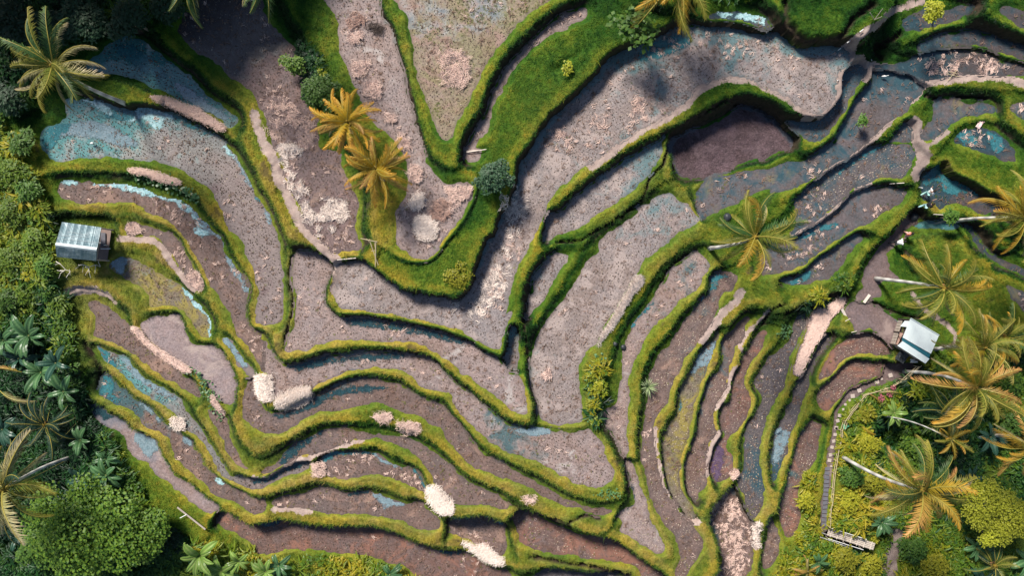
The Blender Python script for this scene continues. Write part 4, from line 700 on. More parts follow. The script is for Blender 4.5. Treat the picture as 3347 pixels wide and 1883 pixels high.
# pools of standing water: shallow films with ragged shores
for k, (q_, z, mn) in enumerate(POOLS):
    pts = [W(x, y, z) for x, y in smooth(P(q_), n=4)]; sl = window(pts, 1.2)
    if sl is None: continue
    d = seg_dist(XX[sl], YY[sl], pts)
    m = (d < .45) & (PID[sl] >= 0)
    c = m[:-1, :-1] & m[:-1, 1:] & m[1:, 1:] & m[1:, :-1]
    if c.sum() < 4: continue
    F = q4[sl[0].start:sl[0].stop-1, sl[1].start:sl[1].stop-1][c]
    u, inv = np.unique(F.ravel(), return_inverse=True)
    V = Vall[u].copy(); V[:, 2] = z+.006+.0008*(k % 7)
    D = np.full((NY, NX), 9.0); D[sl] = d
    tag(link('pool_water', np_mesh('pool_water', V, inv.reshape(-1, 4), M[mn], {'shore': -D.ravel()[u]}, True)), kind='structure')
# land beyond the surveyed strip
mb = MB(); o_ = 200
mb.add([(-o_, -o_, -6), (o_, -o_, -6), (o_, o_, -6), (-o_, o_, -6)], [(0, 1, 2, 3)])
t = NT('far_green'); M['far'] = t.out(t.mix(t.noise(0.3, 6), (0.02, 0.05, 0.01), (0.10, 0.13, 0.02)), 0.9, 0.1)
tag(mb.build('surrounding_ground', M['far']), kind='structure')

# ------------------------------------------------------------------ instanced ground cover (grass, undergrowth)
def scatter(name, tmpl, pos, scale, attrs, kind='stuff'):
    me = bpy.data.meshes.new(name); me.vertices.add(len(pos)); me.vertices.foreach_set('co', np.asarray(pos, np.float32).ravel())
    a = dict(attrs); a['scl'] = scale; a['yaw'] = np.random.rand(len(pos))*6.283
    for n, v in a.items():
        at = me.attributes.new(n, 'FLOAT', 'POINT'); at.data.foreach_set('value', np.asarray(v, np.float32))
    o = link(name, me)
    g = bpy.data.node_groups.new(name+'_nodes', 'GeometryNodeTree')
    g.interface.new_socket('Geometry', in_out='INPUT', socket_type='NodeSocketGeometry')
    g.interface.new_socket('Geometry', in_out='OUTPUT', socket_type='NodeSocketGeometry')
    N = g.nodes.new; L = g.links.new
    gi = N('NodeGroupInput'); go = N('NodeGroupOutput'); io = N('GeometryNodeInstanceOnPoints')
    oi = N('GeometryNodeObjectInfo'); oi.inputs['Object'].default_value = tmpl; oi.inputs['As Instance'].default_value = True
    def na(nm):
        x = N('GeometryNodeInputNamedAttribute'); x.data_type = 'FLOAT'; x.inputs['Name'].default_value = nm; return x.outputs['Attribute']
    cx = N('ShaderNodeCombineXYZ'); L(na('yaw'), cx.inputs[2])
    L(gi.outputs[0], io.inputs['Points']); L(oi.outputs['Geometry'], io.inputs['Instance'])
    L(cx.outputs[0], io.inputs['Rotation']); L(na('scl'), io.inputs['Scale'])
    L(io.outputs[0], go.inputs[0])
    md = o.modifiers.new('scatter', 'NODES'); md.node_group = g
    tag(o, kind=kind); return o
def template(mesh):
    return bpy.data.objects.new(mesh.name+'_template', mesh)     # never linked: only the scatter uses it
def tuft(nb, length, width, lean, seed):
    rs = random.Random(seed); mb = MB()
    for k in range(nb):
        a = rs.uniform(0, 6.283); L = length*rs.uniform(.6, 1.2); ln = lean*rs.uniform(.4, 1.3)
        b = Vector((rs.uniform(-.08, .08), rs.uniform(-.08, .08), -0.03)); d = Vector((math.cos(a), math.sin(a), 0)); w = Vector((-d.y, d.x, 0))*width*.5
        m = b + d*L*ln*.45 + Vector((0, 0, L*.55)); e = b + d*L*ln*1.05 + Vector((0, 0, L*(.75-.25*ln)))
        mb.add([b-w, b+w, m+w*.8, m-w*.8, e], [(0, 1, 2, 3), (3, 2, 4)], [0, 0, .5, .5, 1])
    return mb
def jitter_pts(mask, dens, seed):
    rs = np.random.RandomState(seed); cell = CS*CS
    pr = np.where(mask, dens*cell, 0); r = rs.rand(NY, NX); n = (r < pr)
    j, i = np.nonzero(n)
    x = X0+(i+rs.rand(len(i))-.5)*CS; y = Y0+(j+rs.rand(len(j))-.5)*CS
    return x, y, j, i
view = (np.abs(XX) < 54.5) & (np.abs(YY) < 31)
t1 = template(tuft(9, .22, .032, 1.0, 1).mesh('grass_tuft_a', M['grass']))
t2 = template(tuft(9, .34, .036, 1.1, 2).mesh('grass_tuft_b', M['grass']))
gm = out & view & (PA < .35) & (CL < .55)
for nm, tp, dens, sc, seed in (('short_grass', t1, 26.0, 1.0, 11), ('long_grass', t2, 9.0, 1.0, 12)):
    dmap = dens*(0.25+1.3*slo) if nm == 'long_grass' else np.full_like(XX, dens)
    dmap = dmap*np.where(JM, .35, 1)
    x, y, j, i = jitter_pts(gm, dmap, seed)
    s = (np.random.rand(len(x))*.6+.6)*np.clip(DM[j, i]/.45, .45, 1)
    scatter(nm, tp, np.stack([x, y, H[j, i]], -1), s, {'tone': TN[j, i], 'dry': DR[j, i], 'rnd': np.random.rand(len(x))})
# weeds scattered over the field mud where the field is overgrown
wm = (PID >= 0) & view & (DIN > .15)
weedy = np.array([{'greenfield': 3.0, 'weed': 2.2, 'pink': .5, 'mauve': .5, 'brown': .4, 'slate': 1.2, 'dark': .6, 'tealgrey': .25, 'grey': .12}.get(f[2], 0) for f in fields])
dmap = weedy[np.maximum(PID, 0)]*sstep(-.05, .25, n_mid+n_big*.6)*3.5
x, y, j, i = jitter_pts(wm, dmap, 15)
scatter('field_weeds', t1, np.stack([x, y, ZP[PID[j, i]]-.02], -1), np.random.rand(len(x))*.4+.35,
        {'tone': np.clip(TN[j, i]-.05, 0, 1), 'dry': np.clip(DR[j, i]+.15, 0, 1), 'rnd': np.random.rand(len(x))})
# undergrowth: leafy clumps
def clump(nl, rad, ll, lw, seed, up=.5):
    rs = random.Random(seed); mb = MB()
    for k in range(nl):
        a = rs.uniform(0, 6.283); el = rs.uniform(.05, 1.35); r = rad*rs.uniform(.35, 1)
        c = Vector((math.cos(a)*math.cos(el)*r, math.sin(a)*math.cos(el)*r, .1+math.sin(el)*r*.9))
        da = a+rs.uniform(-.9, .9); d = Vector((math.cos(da), math.sin(da), rs.uniform(-.5, .35))).normalized()
        w = d.cross(Vector((0, 0, 1))).normalized()*lw*.5*rs.uniform(.7, 1.2); L = ll*rs.uniform(.7, 1.25)
        n = Vector((0, 0, -.12*L))
        mb.add([c, c+d*L*.45+w, c+d*L+n, c+d*L*.45-w], [(0, 1, 2), (0, 2, 3)], [0, .5, 1, .5])
    return mb
def undermat(name, inst=True):
    t = NT(name)
    tone = t.math('ADD', t.attr('tone', True), t.math('MULTIPLY', t.math('SUBTRACT', t.noise(0.4, 4), 0.5), 0.5))
    tone = t.math('ADD', tone, t.math('MULTIPLY', t.math('SUBTRACT', t.attr('rnd', True), 0.5), 0.4), True)
    c = t.ramp(tone, (0.0, (0.006, 0.028, 0.010)), (0.3, (0.020, 0.085, 0.016)), (0.6, (0.10, 0.185, 0.014)), (0.85, (0.26, 0.27, 0.012)), (1.0, (0.36, 0.30, 0.02)))
    return t.out(c, 0.5, 0.35, 0.25)
M['under'] = undermat('undergrowth_leaves')
c1 = template(clump(34, .62, .30, .19, 4).mesh('leaf_clump_a', M['under']))
c2 = template(clump(26, .55, .50, .12, 5).mesh('leaf_clump_b', M['under']))
c3 = template(clump(16, .60, .85, .20, 6).mesh('leaf_clump_c', M['under']))
for nm, tp, dens, sc, seed in (('low_undergrowth', c1, 3.4, .85, 41), ('narrow_leaf_undergrowth', c2, 1.8, 1.0, 42), ('broad_leaf_undergrowth', c3, .55, 1.0, 43)):
    x, y, j, i = jitter_pts(JM, np.full_like(XX, dens)*(0.35+1.5*sstep(-.25, .25, n_lump+n_fine*.4)), seed)
    s = (np.random.rand(len(x))*.8+.5)*sc
    scatter(nm, tp, np.stack([x, y, H[j, i]+np.random.rand(len(x))*.5], -1), s, {'tone': np.clip(TN[j, i]+.02, 0, 1), 'rnd': np.random.rand(len(x))})
# sparse weeds on the lush banks
bm_ = out & view & (PA < .2) & ~JM & (slo > .3) & (n_lump > .03)
x, y, j, i = jitter_pts(bm_, np.full_like(XX, 2.2), 44)
scatter('bank_weeds', c2, np.stack([x, y, H[j, i]-.05], -1), np.random.rand(len(x))*.25+.15, {'tone': np.clip(TN[j, i]-.05, 0, 1), 'rnd': np.random.rand(len(x))})

# ------------------------------------------------------------------ rice stubble rows
SV = []; SF = []; SA = []; base = 0
rs = np.random.RandomState(5)
for i, (pts, z, mud, straw, stub, sl) in enumerate(fields):
    if stub == '-' or sl is None: continue
    p = np.array(pts); c = p.mean(0); u, s_, vt = np.linalg.svd(p-c, full_matrices=False)
    ax = vt[0]; ay = np.array([-ax[1], ax[0]]); sp = 0.29
    L = int(np.abs((p-c) @ ax).max()/sp)+1; Wd = int(np.abs((p-c) @ ay).max()/sp)+1
    A, B = np.meshgrid(np.arange(-L, L+1, .62), np.arange(-Wd, Wd+1))
    bend = .6*np.sin(A*sp*.22+i)
    q = c + (A.ravel()*sp)[:, None]*ax + ((B*sp+bend).ravel())[:, None]*ay + rs.randn(A.size, 2)*.055
    ii = np.clip(((q[:, 0]-X0)/CS).round().astype(int), 0, NX-1); jj = np.clip(((q[:, 1]-Y0)/CS).round().astype(int), 0, NY-1)
    ok = (PID[jj, ii] == i) & (DIN[jj, ii] > .22) & (np.abs(q[:, 0]) < 54) & (np.abs(q[:, 1]) < 31) & (rs.rand(len(q)) < .94-.75*sstep(-.05, .25, n_mid[jj, ii]*.7+n_fine[jj, ii]*.6))
    q = q[ok]; n = len(q)
    if n == 0: continue
    r = (.022+rs.rand(n)**2*.055)*(1.3 if mud in ('teal', 'tealgrey') else 1); hgt = .04+rs.rand(n)*.06; an = rs.rand(n)*6.283
    vs = np.zeros((n, 6, 3))
    for k in range(5):
        rr = r*(1+.35*np.sin(k*2.4+an*3)); vs[:, k, 0] = q[:, 0]+np.cos(an+k*1.2566)*rr; vs[:, k, 1] = q[:, 1]+np.sin(an+k*1.2566)*rr; vs[:, k, 2] = z-.04
    vs[:, 5, :2] = q; vs[:, 5, 2] = z+hgt
    b = base+np.arange(n)[:, None]*6
    for k in range(5): SF.append(np.concatenate([b+k, b+(k+1) % 5, b+5], 1))
    SV.append(vs.reshape(-1, 3)); SA.append(np.repeat(np.where(rs.rand(n) < (.8 if stub == 'l' else .12), .45+.5*rs.rand(n), 0.0), 6)); base += n*6
tag(link('rice_stubble', np_mesh('rice_stubble', np.concatenate(SV), np.concatenate(SF), M['stubble'], {'light': np.concatenate(SA)})), kind='stuff')

# ------------------------------------------------------------------ straw
def straw_mesh(name, cx, cy, cz, nrm, L, w, mat, yaw, rsd):
    """n stalks: arrays centre, length, yaw -> bent ribbons"""
    n = len(cx); v = np.zeros((n, 6, 3)); dx, dy = np.cos(yaw), np.sin(yaw)
    bend = rsd.randn(n)*.18; lift = rsd.rand(n)*.10
    for k, t_ in enumerate((-.5, 0, .5)):
        ox = dx*L*t_ - dy*bend*L*(1-abs(t_)*2); oy = dy*L*t_ + dx*bend*L*(1-abs(t_)*2)
        zz = cz + (lift if k == 1 else rsd.rand(n)*.05) + nrm*0
        ww = w*(1.0 if k == 1 else .55)
        v[:, k*2, 0] = cx+ox-dy*ww; v[:, k*2, 1] = cy+oy+dx*ww; v[:, k*2, 2] = zz
        v[:, k*2+1, 0] = cx+ox+dy*ww; v[:, k*2+1, 1] = cy+oy-dx*ww; v[:, k*2+1, 2] = zz+.02
    b = np.arange(n)[:, None]*6
    F = np.concatenate([np.concatenate([b, b+1, b+3, b+2], 1), np.concatenate([b+2, b+3, b+5, b+4], 1)])
    return np_mesh(name, v.reshape(-1, 3), F, mat)
rsd = np.random.RandomState(77)
sx, sy, sz, sL, syaw = [], [], [], [], []
def bundle(x, y, z, n, spread, L0, yaw0, fan):
    for _ in range(n):
        sx.append(x+rsd.randn()*spread); sy.append(y+rsd.randn()*spread); sz.append(z+rsd.rand()*.05)
        sL.append(L0*(.5+rsd.rand()*.8)); syaw.append(yaw0+rsd.randn()*fan)
for i, (pts, z, mud, straw, stub, sl) in enumerate(fields):
    if straw <= 0 or sl is None: continue
    m = (PID[sl] == i) & (DIN[sl] > .3) & view[sl]; cl = sstep(.12-.35*straw, .30-.30*straw, n_mid[sl]*1.1+n_fine[sl]*.25)
    if mud == 'mauve' and z == 3.5: cl = cl*(1-sstep(5, 14, YY[sl]))+.9*(YY[sl] < 14)*(DIN[sl] < 3)*.4
    jj, ii = np.nonzero(m & (rsd.rand(*m.shape) < (cl+.05)*straw*.12*(1.2 if straw < 1 else 2)))
    for a, b in zip(jj, ii):
        bundle(gx[sl[1].start+b]+rsd.randn()*.05, gy[sl[0].start+a]+rsd.randn()*.05, z-.02, rsd.randint(4, 10), .08, .36, rsd.rand()*6.283, .45)
tag(link('scattered_straw', straw_mesh('scattered_straw', np.array(sx), np.array(sy), np.array(sz), 0, np.array(sL), .015, M['straw'], np.array(syaw), rsd)), kind='stuff')
sx, sy, sz, sL, syaw = [], [], [], [], []
for i, (pts, z, mud, straw, stub, sl) in enumerate(fields):
    if sl is None or mud in ('path', 'mud', 'plough'): continue
    m = (PID[sl] == i) & (DIN[sl] > .2) & view[sl] & (rsd.rand(*PID[sl].shape) < (.010 if mud in ('teal',) else .034)*(1+2.2*n_mid[sl]+1.8*n_fine[sl]))
    for a, b in zip(*np.nonzero(m)): bundle(gx[sl[1].start+b], gy[sl[0].start+a], z-.02, rsd.randint(2, 6), .10, .30, rsd.rand()*6.283, .6)
tag(link('rotting_straw', straw_mesh('rotting_straw', np.array(sx), np.array(sy), np.array(sz), 0, np.array(sL), .016, M['strawr'], np.array(syaw), rsd)), kind='stuff')
print('straw', len(sx), 'stub', base//6)
# ------------------------------------------------------------------ straw heaps and rows
def heap(name, label, pts_s, hgt, mat, dens=90, cat='straw heap', z=None, along=False, group=None, L=.5):
    q = P(pts_s) if isinstance(pts_s, str) else pts_s
    w0 = [ground(x, y) for x, y in q]
    zc = sum(p[2] for p in w0)/len(w0); cx = sum(p[0] for p in w0)/len(w0); cy = sum(p[1] for p in w0)/len(w0)
    poly = smooth([(p[0]-cx, p[1]-cy) for p in w0], n=3); pa = np.array(poly)
    mn = pa.min(0); mx = pa.max(0); n = int(dens*(1.15 if dens > 250 else 3.2 if along else 2.2)*(mx-mn).prod()); hgt *= .33; L *= 1.3 if dens > 250 else 1.0
    r = np.random.RandomState(abs(int(q[0][0]*7+q[0][1])) % 9999)
    x = mn[0]+r.rand(n)*(mx[0]-mn[0]); y = mn[1]+r.rand(n)*(mx[1]-mn[1])
    d = seg_dist(x, y, poly) + r.randn(n)*(.15 if dens > 250 else (.07 if along else .20))
    if name == 'straw_mat':
        nz = np.array([noise.noise(Vector((a*.55, b*.55, cx)))+.6*noise.noise(Vector((a*1.7, b*1.7, cx))) for a, b in zip(x, y)]); d = np.where(nz < -.02, 1, d)
    k = d < 0; x, y, d = x[k], y[k], -d[k]
    bun = dens < 250 and not along
    if bun:
        m_ = max(1, len(x)//6); ix = np.arange(len(x)) % m_; x = x[ix]+r.randn(len(x))*.1; y = y[ix]+r.randn(len(x))*.1; d = d[ix]
    hz = hgt*np.sqrt(np.clip(d/max(.35, d.max()*.8), 0, 1))
    g = np.array([max(surf(a+cx, b+cy), -9) for a, b in zip(x, y)])-zc
    u, s_, vt = np.linalg.svd(pa-pa.mean(0), full_matrices=False)
    base = math.atan2(vt[0][1], vt[0][0])+(0 if along else math.pi/2)
    yaw = base+r.randn(len(x))*.75
    if bun: yaw = (r.rand(max(1, len(x)//6))*6.283)[np.arange(len(x)) % max(1, len(x)//6)]+r.randn(len(x))*.4
    me = straw_mesh(name, x, y, g+hz*(.35+.65*r.rand(len(x)))+(.04 if name == 'straw_mat' else .26 if along else .16) , 0, L*(.5+r.rand(len(x))*.7), .014, mat, yaw, r)
    o = link(name, me, loc=(cx, cy, zc)); return tag(o, label, cat, group, 'stuff' if name == 'straw_mat' else None)
heap('straw_heap', 'round white straw heap near the tip of the raised grassy field', "B2 1590,740 1680,720 1760,780 1800,870 1740,940 1690,950 1620,920 1580,850", .5, M['strawl'], 260)
heap('straw_heap', 'pale straw heap on the raised tongue right of the lower golden palm', "B2 1590,520 1660,500 1670,580 1610,650 1520,640 1550,600", .3, M['strawl'], 150)
heap('straw_heap', 'wide ragged straw heap in the corner of the tongue beside the dark round bush', "B2 1880,450 2000,460 2130,430 2120,500 2020,560 1960,660 1900,680 1930,560", .3, M['straw'], 120)
heap('straw_heap', 'small pink straw heap at the neck of the tongue field', "B2 1530,240 1620,230 1640,300 1600,390 1540,350", .25, M['straw'], 130)
heap('straw_heap', 'narrow bright straw heap just above the neck of the tongue field', "A2 1420,1330 1470,1330 1540,1430 1500,1449 B2 1440,80 1420,10", .25, M['straw'], 130)
heap('straw_heap', 'large pale straw heap in the wedge field between two green banks', "A2 1840,520 1990,500 2110,600 2120,700 2060,840 1980,850 1880,810 1820,680", .35, M['straw'], 80)
heap('straw_heap', 'pink straw heap half way down the long strip left of the wedge field', "A2 1080,840 1180,810 1250,880 1240,950 1160,970 1090,920", .3, M['straw'], 120)
heap('straw_heap', 'scattered straw heap below the twin palms in the long strip', "A2 1240,1130 1380,1140 1390,1200 1280,1210", .2, M['straw'], 70)
heap('straw_heap', 'spiky straw heap in the long strip level with the dark brush pile', "A2 900,360 980,330 1080,320 1020,420 930,410", .25, M['straw'], 110)
heap('straw_heap', 'double straw heap in the upper middle of the long strip', "A2 1000,620 1150,610 1080,700 1000,750 970,690", .25, M['straw'], 110)
heap('straw_heap', 'faded straw heap at the top of the long strip', "A2 930,150 1040,140 1080,200 1000,280 920,230", .25, M['strawo'], 90)
heap('brush_pile', 'dark pile of twigs near the top of the long strip field', "A2 1130,250 1200,240 1270,270 1240,340 1150,320", .3, M['darkwood'], 110, 'brush pile')
heap('brush_pile', 'reddish brown twig pile between the straw heaps on the tongue', "B2 1740,620 1850,560 1920,620 1920,720 1840,760 1740,700", .35, M['strawo'], 90, 'brush pile')
heap('straw_heap', 'upright white straw sheaf at the end of the bank, left of the long white sheaf', "C2 30,890 120,880 170,980 180,1080 140,1130 60,1080 30,1000", .6, M['strawl'], 330, 'straw heap')
heap('straw_heap', 'long white straw sheaf lying on the bank, right of the upright one', "C2 230,1110 380,1030 540,1000 580,1070 500,1140 380,1190 290,1210 220,1180", .6, M['strawl'], 330, 'straw heap')
heap('straw_heap', 'white straw heap draped over the bank at the lower middle', "D2 1690,600 1790,560 1850,660 1950,740 1940,830 1860,840 1780,780 1720,700", .5, M['strawl'], 300)
heap('straw_heap', 'long ragged white straw heap on the rim of the lowest middle paddy', "D2 2040,1110 2150,1150 2270,1160 2380,1260 2450,1310 2400,1340 2270,1290 2160,1210", .4, M['strawl'], 260)
heap('straw_heap', 'small square straw heap at the left end of the lens shaped pond', "D2 585,350 680,340 690,450 600,460", .35, M['straw'], 260)
heap('straw_heap', 'round cream straw heap on the bank of the blue stubble strip', "C1 1690,1310 1770,1300 1820,1370 1780,1420 1690,1370", .4, M['strawl'], 260)
heap('straw_heap', 'left one of two oval straw heaps in the green slope', "C2 1185,1270 1290,1255 1350,1310 1290,1345 1210,1320", .3, M['straw'], 200)
heap('straw_heap', 'right one of two oval straw heaps in the green slope', "C2 1410,1350 1530,1340 1630,1380 1580,1440 1500,1449 D2 1540,50 1470,10", .35, M['straw'], 200)
heap('straw_row', 'long white straw row on the bank left of the palm in the centre right', "B3 1240,1310 1310,1320 1320,1370 1250,1449 C3 1220,80 1130,230 1050,370 960,480 880,590 880,570 940,450 1020,320 1100,170 1180,30", .3, M['strawl'], 240, 'straw row', along=True)
heap('straw_row', 'long pink straw row on the bank between the two top left ponds', "A1 1500,950 1680,970 1850,1040 1950,1060 2060,1150 2220,1250 2180,1290 2050,1230 1900,1160 1750,1090 1620,1030", .3, M['straw'], 130, 'straw row', along=True)
heap('straw_row', 'short pink straw row on the bank above the white water channel', "B1 1280,265 1400,260 1560,300 1780,380 1740,410 1600,380 1450,320 1330,300", .25, M['straw'], 160, 'straw row', along=True)
heap('straw_row', 'thin pale straw row along the smooth mud pond', "C1 1310,420 1360,420 1480,560 1600,640 1720,720 1860,810 1860,850 1720,780 1580,690 1460,590 1360,480", .22, M['straw'], 180, 'straw row', along=True)
heap('straw_row', 'short straw row below the leafy plants by the mud pond', "C1 2070,1090 2110,1090 2210,1240 2180,1250 2110,1170", .22, M['straw'], 160, 'straw row', along=True)
heap('straw_row', 'thick straw mat covering the curved strip above the two red beds', "C4 500,270 620,210 760,130 810,140 770,220 680,310 620,410 570,500 500,600 440,720 380,860 320,850 350,740 420,560 460,430 480,330", .25, M['straw'], 95, 'straw row', along=True)
heap('straw_heap', 'bright straw heap hanging over the bank near the bottom right terraces', "D3 2400,960 2460,940 2460,1130 2410,1150", .3, M['strawl'], 160)
heap('straw_heap', 'straw heap beside the violet pool', "D3 2190,400 2260,420 2240,480 2190,480", .3, M['straw'], 200)
heap('straw_heap', 'star of straw alone in the wide grey paddy', "C3 330,870 400,820 440,880 390,910 340,920", .15, M['straw'], 120)
heap('straw_heap', 'small straw heap on the green slope under the long dark channel', "D3 150,680 200,660 270,710 220,730", .2, M['straw'], 150)
heap('straw_heap', 'straw heap on the pool edge behind the hut with the tin roof', "B1 1260,800 1370,810 1360,870 1300,890", .25, M['straw'], 180)
heap('straw_heap', 'tall straw heap half way down the narrow strip left of the long bank', "B1 1850,1300 1940,1270 2000,1449 1920,1400", .3, M['straw'], 150)
heap('straw_mat', 'wide drift of old straw over the dark field right of the straight path', "B2 210,0 420,30 520,80 300,180 560,480 700,560 900,560 940,760 860,860 800,930 640,900 520,780 440,560 340,400 300,240", .08, M['strawl'], 75, 'straw mat', L=.55)
heap('straw_mat', 'upper drift of old straw beside the straight path', "A2 100,1090 400,1000 560,1120 600,1300 560,1449 B2 400,20 220,0", .08, M['straw'], 60, 'straw mat', L=.55)
heap('straw_mat', 'bright straw drift in the bend of the big paddy', "B3 -60,560 60,460 150,420 200,640 120,860 20,1050 C2 2450,60 2400,260 2320,390 2230,330 1950,250 1900,190 2150,180 2250,0 B3 -120,1100", .08, M['strawl'], 42, 'straw mat', L=.5)
heap('straw_mat', 'pale straw drift in the middle of the big curving paddy', "A3 980,1040 1300,900 1580,880 1500,1060 1300,1200 1080,1260 700,1380 600,1420 440,1300 700,1220 900,1120", .08, M['straw'], 26, 'straw mat', L=.5)
heap('straw_mat', 'straw drift on the dark field in the top right', "A4 1540,640 1900,580 2200,600 2400,680 2200,730 1900,720 1580,700", .1, M['straw'], 36, 'straw mat', L=.55)
heap('straw_mat', 'bleached straw drift covering the paddy beside the bottom right mud strips', "D3 2100,640 2200,700 2280,850 2350,1000 2330,1300 2200,1440 2120,1380 2100,1100 2020,860", .08, M['straw'], 34, 'straw mat', L=.45)

# ------------------------------------------------------------------ coconut palms
LM_ = {
 'gold': leafmat('frond_gold', (0.33, 0.25, 0.02), (0.70, 0.34, 0.04)),
 'amber': leafmat('frond_amber', (0.48, 0.33, 0.02), (0.85, 0.38, 0.05)),
 'olive': leafmat('frond_olive', (0.13, 0.17, 0.02), (0.34, 0.27, 0.04)),
 'green': leafmat('frond_green', (0.04, 0.11, 0.03), (0.12, 0.17, 0.05)),
 'pale': leafmat('frond_pale', (0.28, 0.27, 0.08), (0.66, 0.52, 0.34)),
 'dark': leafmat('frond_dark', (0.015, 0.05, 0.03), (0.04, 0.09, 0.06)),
 'rust': leafmat('frond_rust', (0.34, 0.22, 0.03), (0.66, 0.30, 0.12)),
}
M['rachis'] = simple('frond_midrib', (0.30, 0.25, 0.05), 0.5, 0.2, 3)
t = NT('palm_bark')
wv = t.n('ShaderNodeTexWave', wave_type='BANDS', bands_direction='Z'); wv.inputs['Scale'].default_value = 2.2; wv.inputs['Distortion'].default_value = 2
c = t.mix(wv.outputs['Fac'], (0.38, 0.36, 0.33), (0.66, 0.64, 0.60)); t.bump(wv.outputs['Fac'], .4, .03)
M['bark'] = t.out(c, 0.8, 0.2)
t = NT('bush_bark'); M['bark2'] = t.out(t.mix(t.noise(4), (0.12, 0.10, 0.08), (0.30, 0.27, 0.22)), 0.9, 0.1)
M['barew'] = simple('bare_bark', (0.62, 0.58, 0.50), 0.8, 0.2, 4)
M['husk'] = simple('coconut_husk', (0.28, 0.13, 0.06), 0.7, 0.4, 6)
def frond_parts(el, droop, seed, fold=.55, nl=58, curl=0):
    """frond of length 1 along +x. returns (leaf mesh builder, midrib mesh builder)"""
    rs = random.Random(seed); pts = []
    th = el; p = Vector((0, 0, 0)); N = 12; side = rs.uniform(-1.1, 1.1)
    ys = 0
    for k in range(N+1):
        s = k/N; pts.append(p.copy()); a = th - droop*s**1.35*(1)
        ys = side*s*s
        p += Vector((math.cos(a)*math.cos(ys), math.cos(a)*math.sin(ys), math.sin(a)))/N
    def at(s):
        f = s*N; i = min(int(f), N-1); t_ = f-i
        return pts[i].lerp(pts[i+1], t_), (pts[i+1]-pts[i]).normalized()
    lf = MB()
    for k in range(nl):
        s = .10+.89*(k/(nl-1))
        q, tg = at(s)
        prof = (math.sin(math.pi*min(1, (s*.86+.12)))**.65)
        for sd in (-1, 1):
            if rs.random() < .10: continue
            sdv = tg.cross(Vector((0, 0, 1))).normalized()*sd; up = sdv.cross(tg)*sd
            ln = .20*prof*rs.uniform(.55, 1.15)+.015
            fw = .7+.7*s+rs.uniform(-.22, .22)
            d = (sdv*math.cos(fold) - Vector((0, 0, 1))*math.sin(fold)*.5 + tg*fw + Vector((0, 0, .15-.25*s))).normalized()
            wv_ = tg*.0075
            m = q+d*ln*.55; e = q+d*ln+Vector((0, 0, -.16*ln*(1+s)))
            tp = max(0, min(1, s*1.1-.15))
            lf.add([q-wv_*.7, q+wv_*.7, m+wv_*1.05, m-wv_*1.05, e], [(0, 1, 2, 3), (3, 2, 4)], [tp*.4, tp*.4, tp*.8, tp*.8, min(1, tp+.25)])
    rb = MB(); rb.tube(pts, [.011*(1-.85*k/N)+.0015 for k in range(N+1)], 5)
    return lf, rb
FR = []
for k, (el, dr, fo) in enumerate(((1.15, 1.1, .5), (.85, 1.35, .7), (.6, 1.35, .85), (.35, 1.3, .95), (.1, 1.35, 1.05), (-.35, 1.0, 1.25))):
    for j in (0, 1): a, b = frond_parts(el, dr, 100+k*7+j*53, fo); FR.append((a, b))
FM = {}
def frond_mesh(v, mk):
    if (v, mk) not in FM:
        a, b = FR[v]; FM[(v, mk)] = (a.mesh('frond', LM_[mk]), b.mesh('midrib', M['rachis']))
    return FM[(v, mk)]
def palm(label, crown, base, zt, rad, mats, n=20, seed=0, group=None, tr=.17, coco=True, name='palm_tree', cat='palm tree', gap=None):
    rs = random.Random(seed)
    bx, by, bz = ground(*base); zt += bz*(1-1/ZS); cx, cy = W(crown[0], crown[1], zt)
    root = empty(name, (bx, by, bz)); tag(root, label, cat, group)
    top = Vector((cx-bx, cy-by, zt-bz)); pts = []
    for k in range(9):
        s = k/8; b = math.sin(s*math.pi)*.035*top.length*(1 if seed % 2 else -1)
        pts.append(Vector((top.x*(s**1.0), top.y*s, top.z*s)) + Vector((-top.y, top.x, 0)).normalized()*b)
    pts[0].z -= .35
    mb = MB(); mb.tube(pts, [tr*1.5]+[tr*(1.05-.35*k/8) for k in range(1, 9)], 9); mb.build('trunk', M['bark'], root, True)
    if coco:
        mc = MB()
        for k in range(8):
            a = k*.8; c = top+Vector((math.cos(a)*.26, math.sin(a)*.26, -.12-.08*(k % 2)))
            mc.tube([c+Vector((0, 0, -.13)), c+Vector((0, 0, -.07)), c+Vector((0, 0, .05)), c+Vector((0, 0, .12))], [.04, .11, .11, .03], 7)
        mc.build('coconut_cluster', M['husk'], root, True)
        ms = MB(); ms.tube([top+Vector((0, 0, -.2)), top+Vector((0, 0, .1)), top+Vector((0, 0, .5))], [.16, .2, .05], 7); ms.build('crown_shaft', LM_['rust'], root, True)
    n = int(n*1.7)
    for k in range(n):
        v = min(5, int(6*(k/n)**.9)); yaw = k*2.39996+rs.uniform(-.3, .3)
        mk = mats[rs.randrange(len(mats))]
        if v == 5 and rs.random() < .65: mk = 'pale' if mk != 'dark' else 'dark'
        lm, rm = frond_mesh(v*2+k % 2, mk); L = rad*.95*rs.uniform(.66, 1.08)*(1.1 if v < 5 else .95)
        fr = link('frond', lm, root, top+Vector((0, 0, .15-.06*v)), (rs.uniform(-.8, .8), rs.uniform(-.15, .15), yaw), L)
        link('midrib', rm, fr)
    return root
G = 'coconut palms around the terraces'
palm('tall olive palm with pale dry tips over the top left pond', (175, 215), (405, 335), 14.3, 4.4, ['olive', 'olive', 'pale', 'green'], 19, 1, G)
palm('upper one of the twin golden palms on the grassy bank', (1137, 398), (1150, 432), 8.6, 3.3, ['amber', 'amber', 'rust'], 21, 2, G, .13)
palm('lower one of the twin golden palms, casting a shadow on the grass', (1229, 552), (1255, 590), 8.6, 3.4, ['amber', 'amber', 'gold', 'rust'], 22, 3, G, .13)
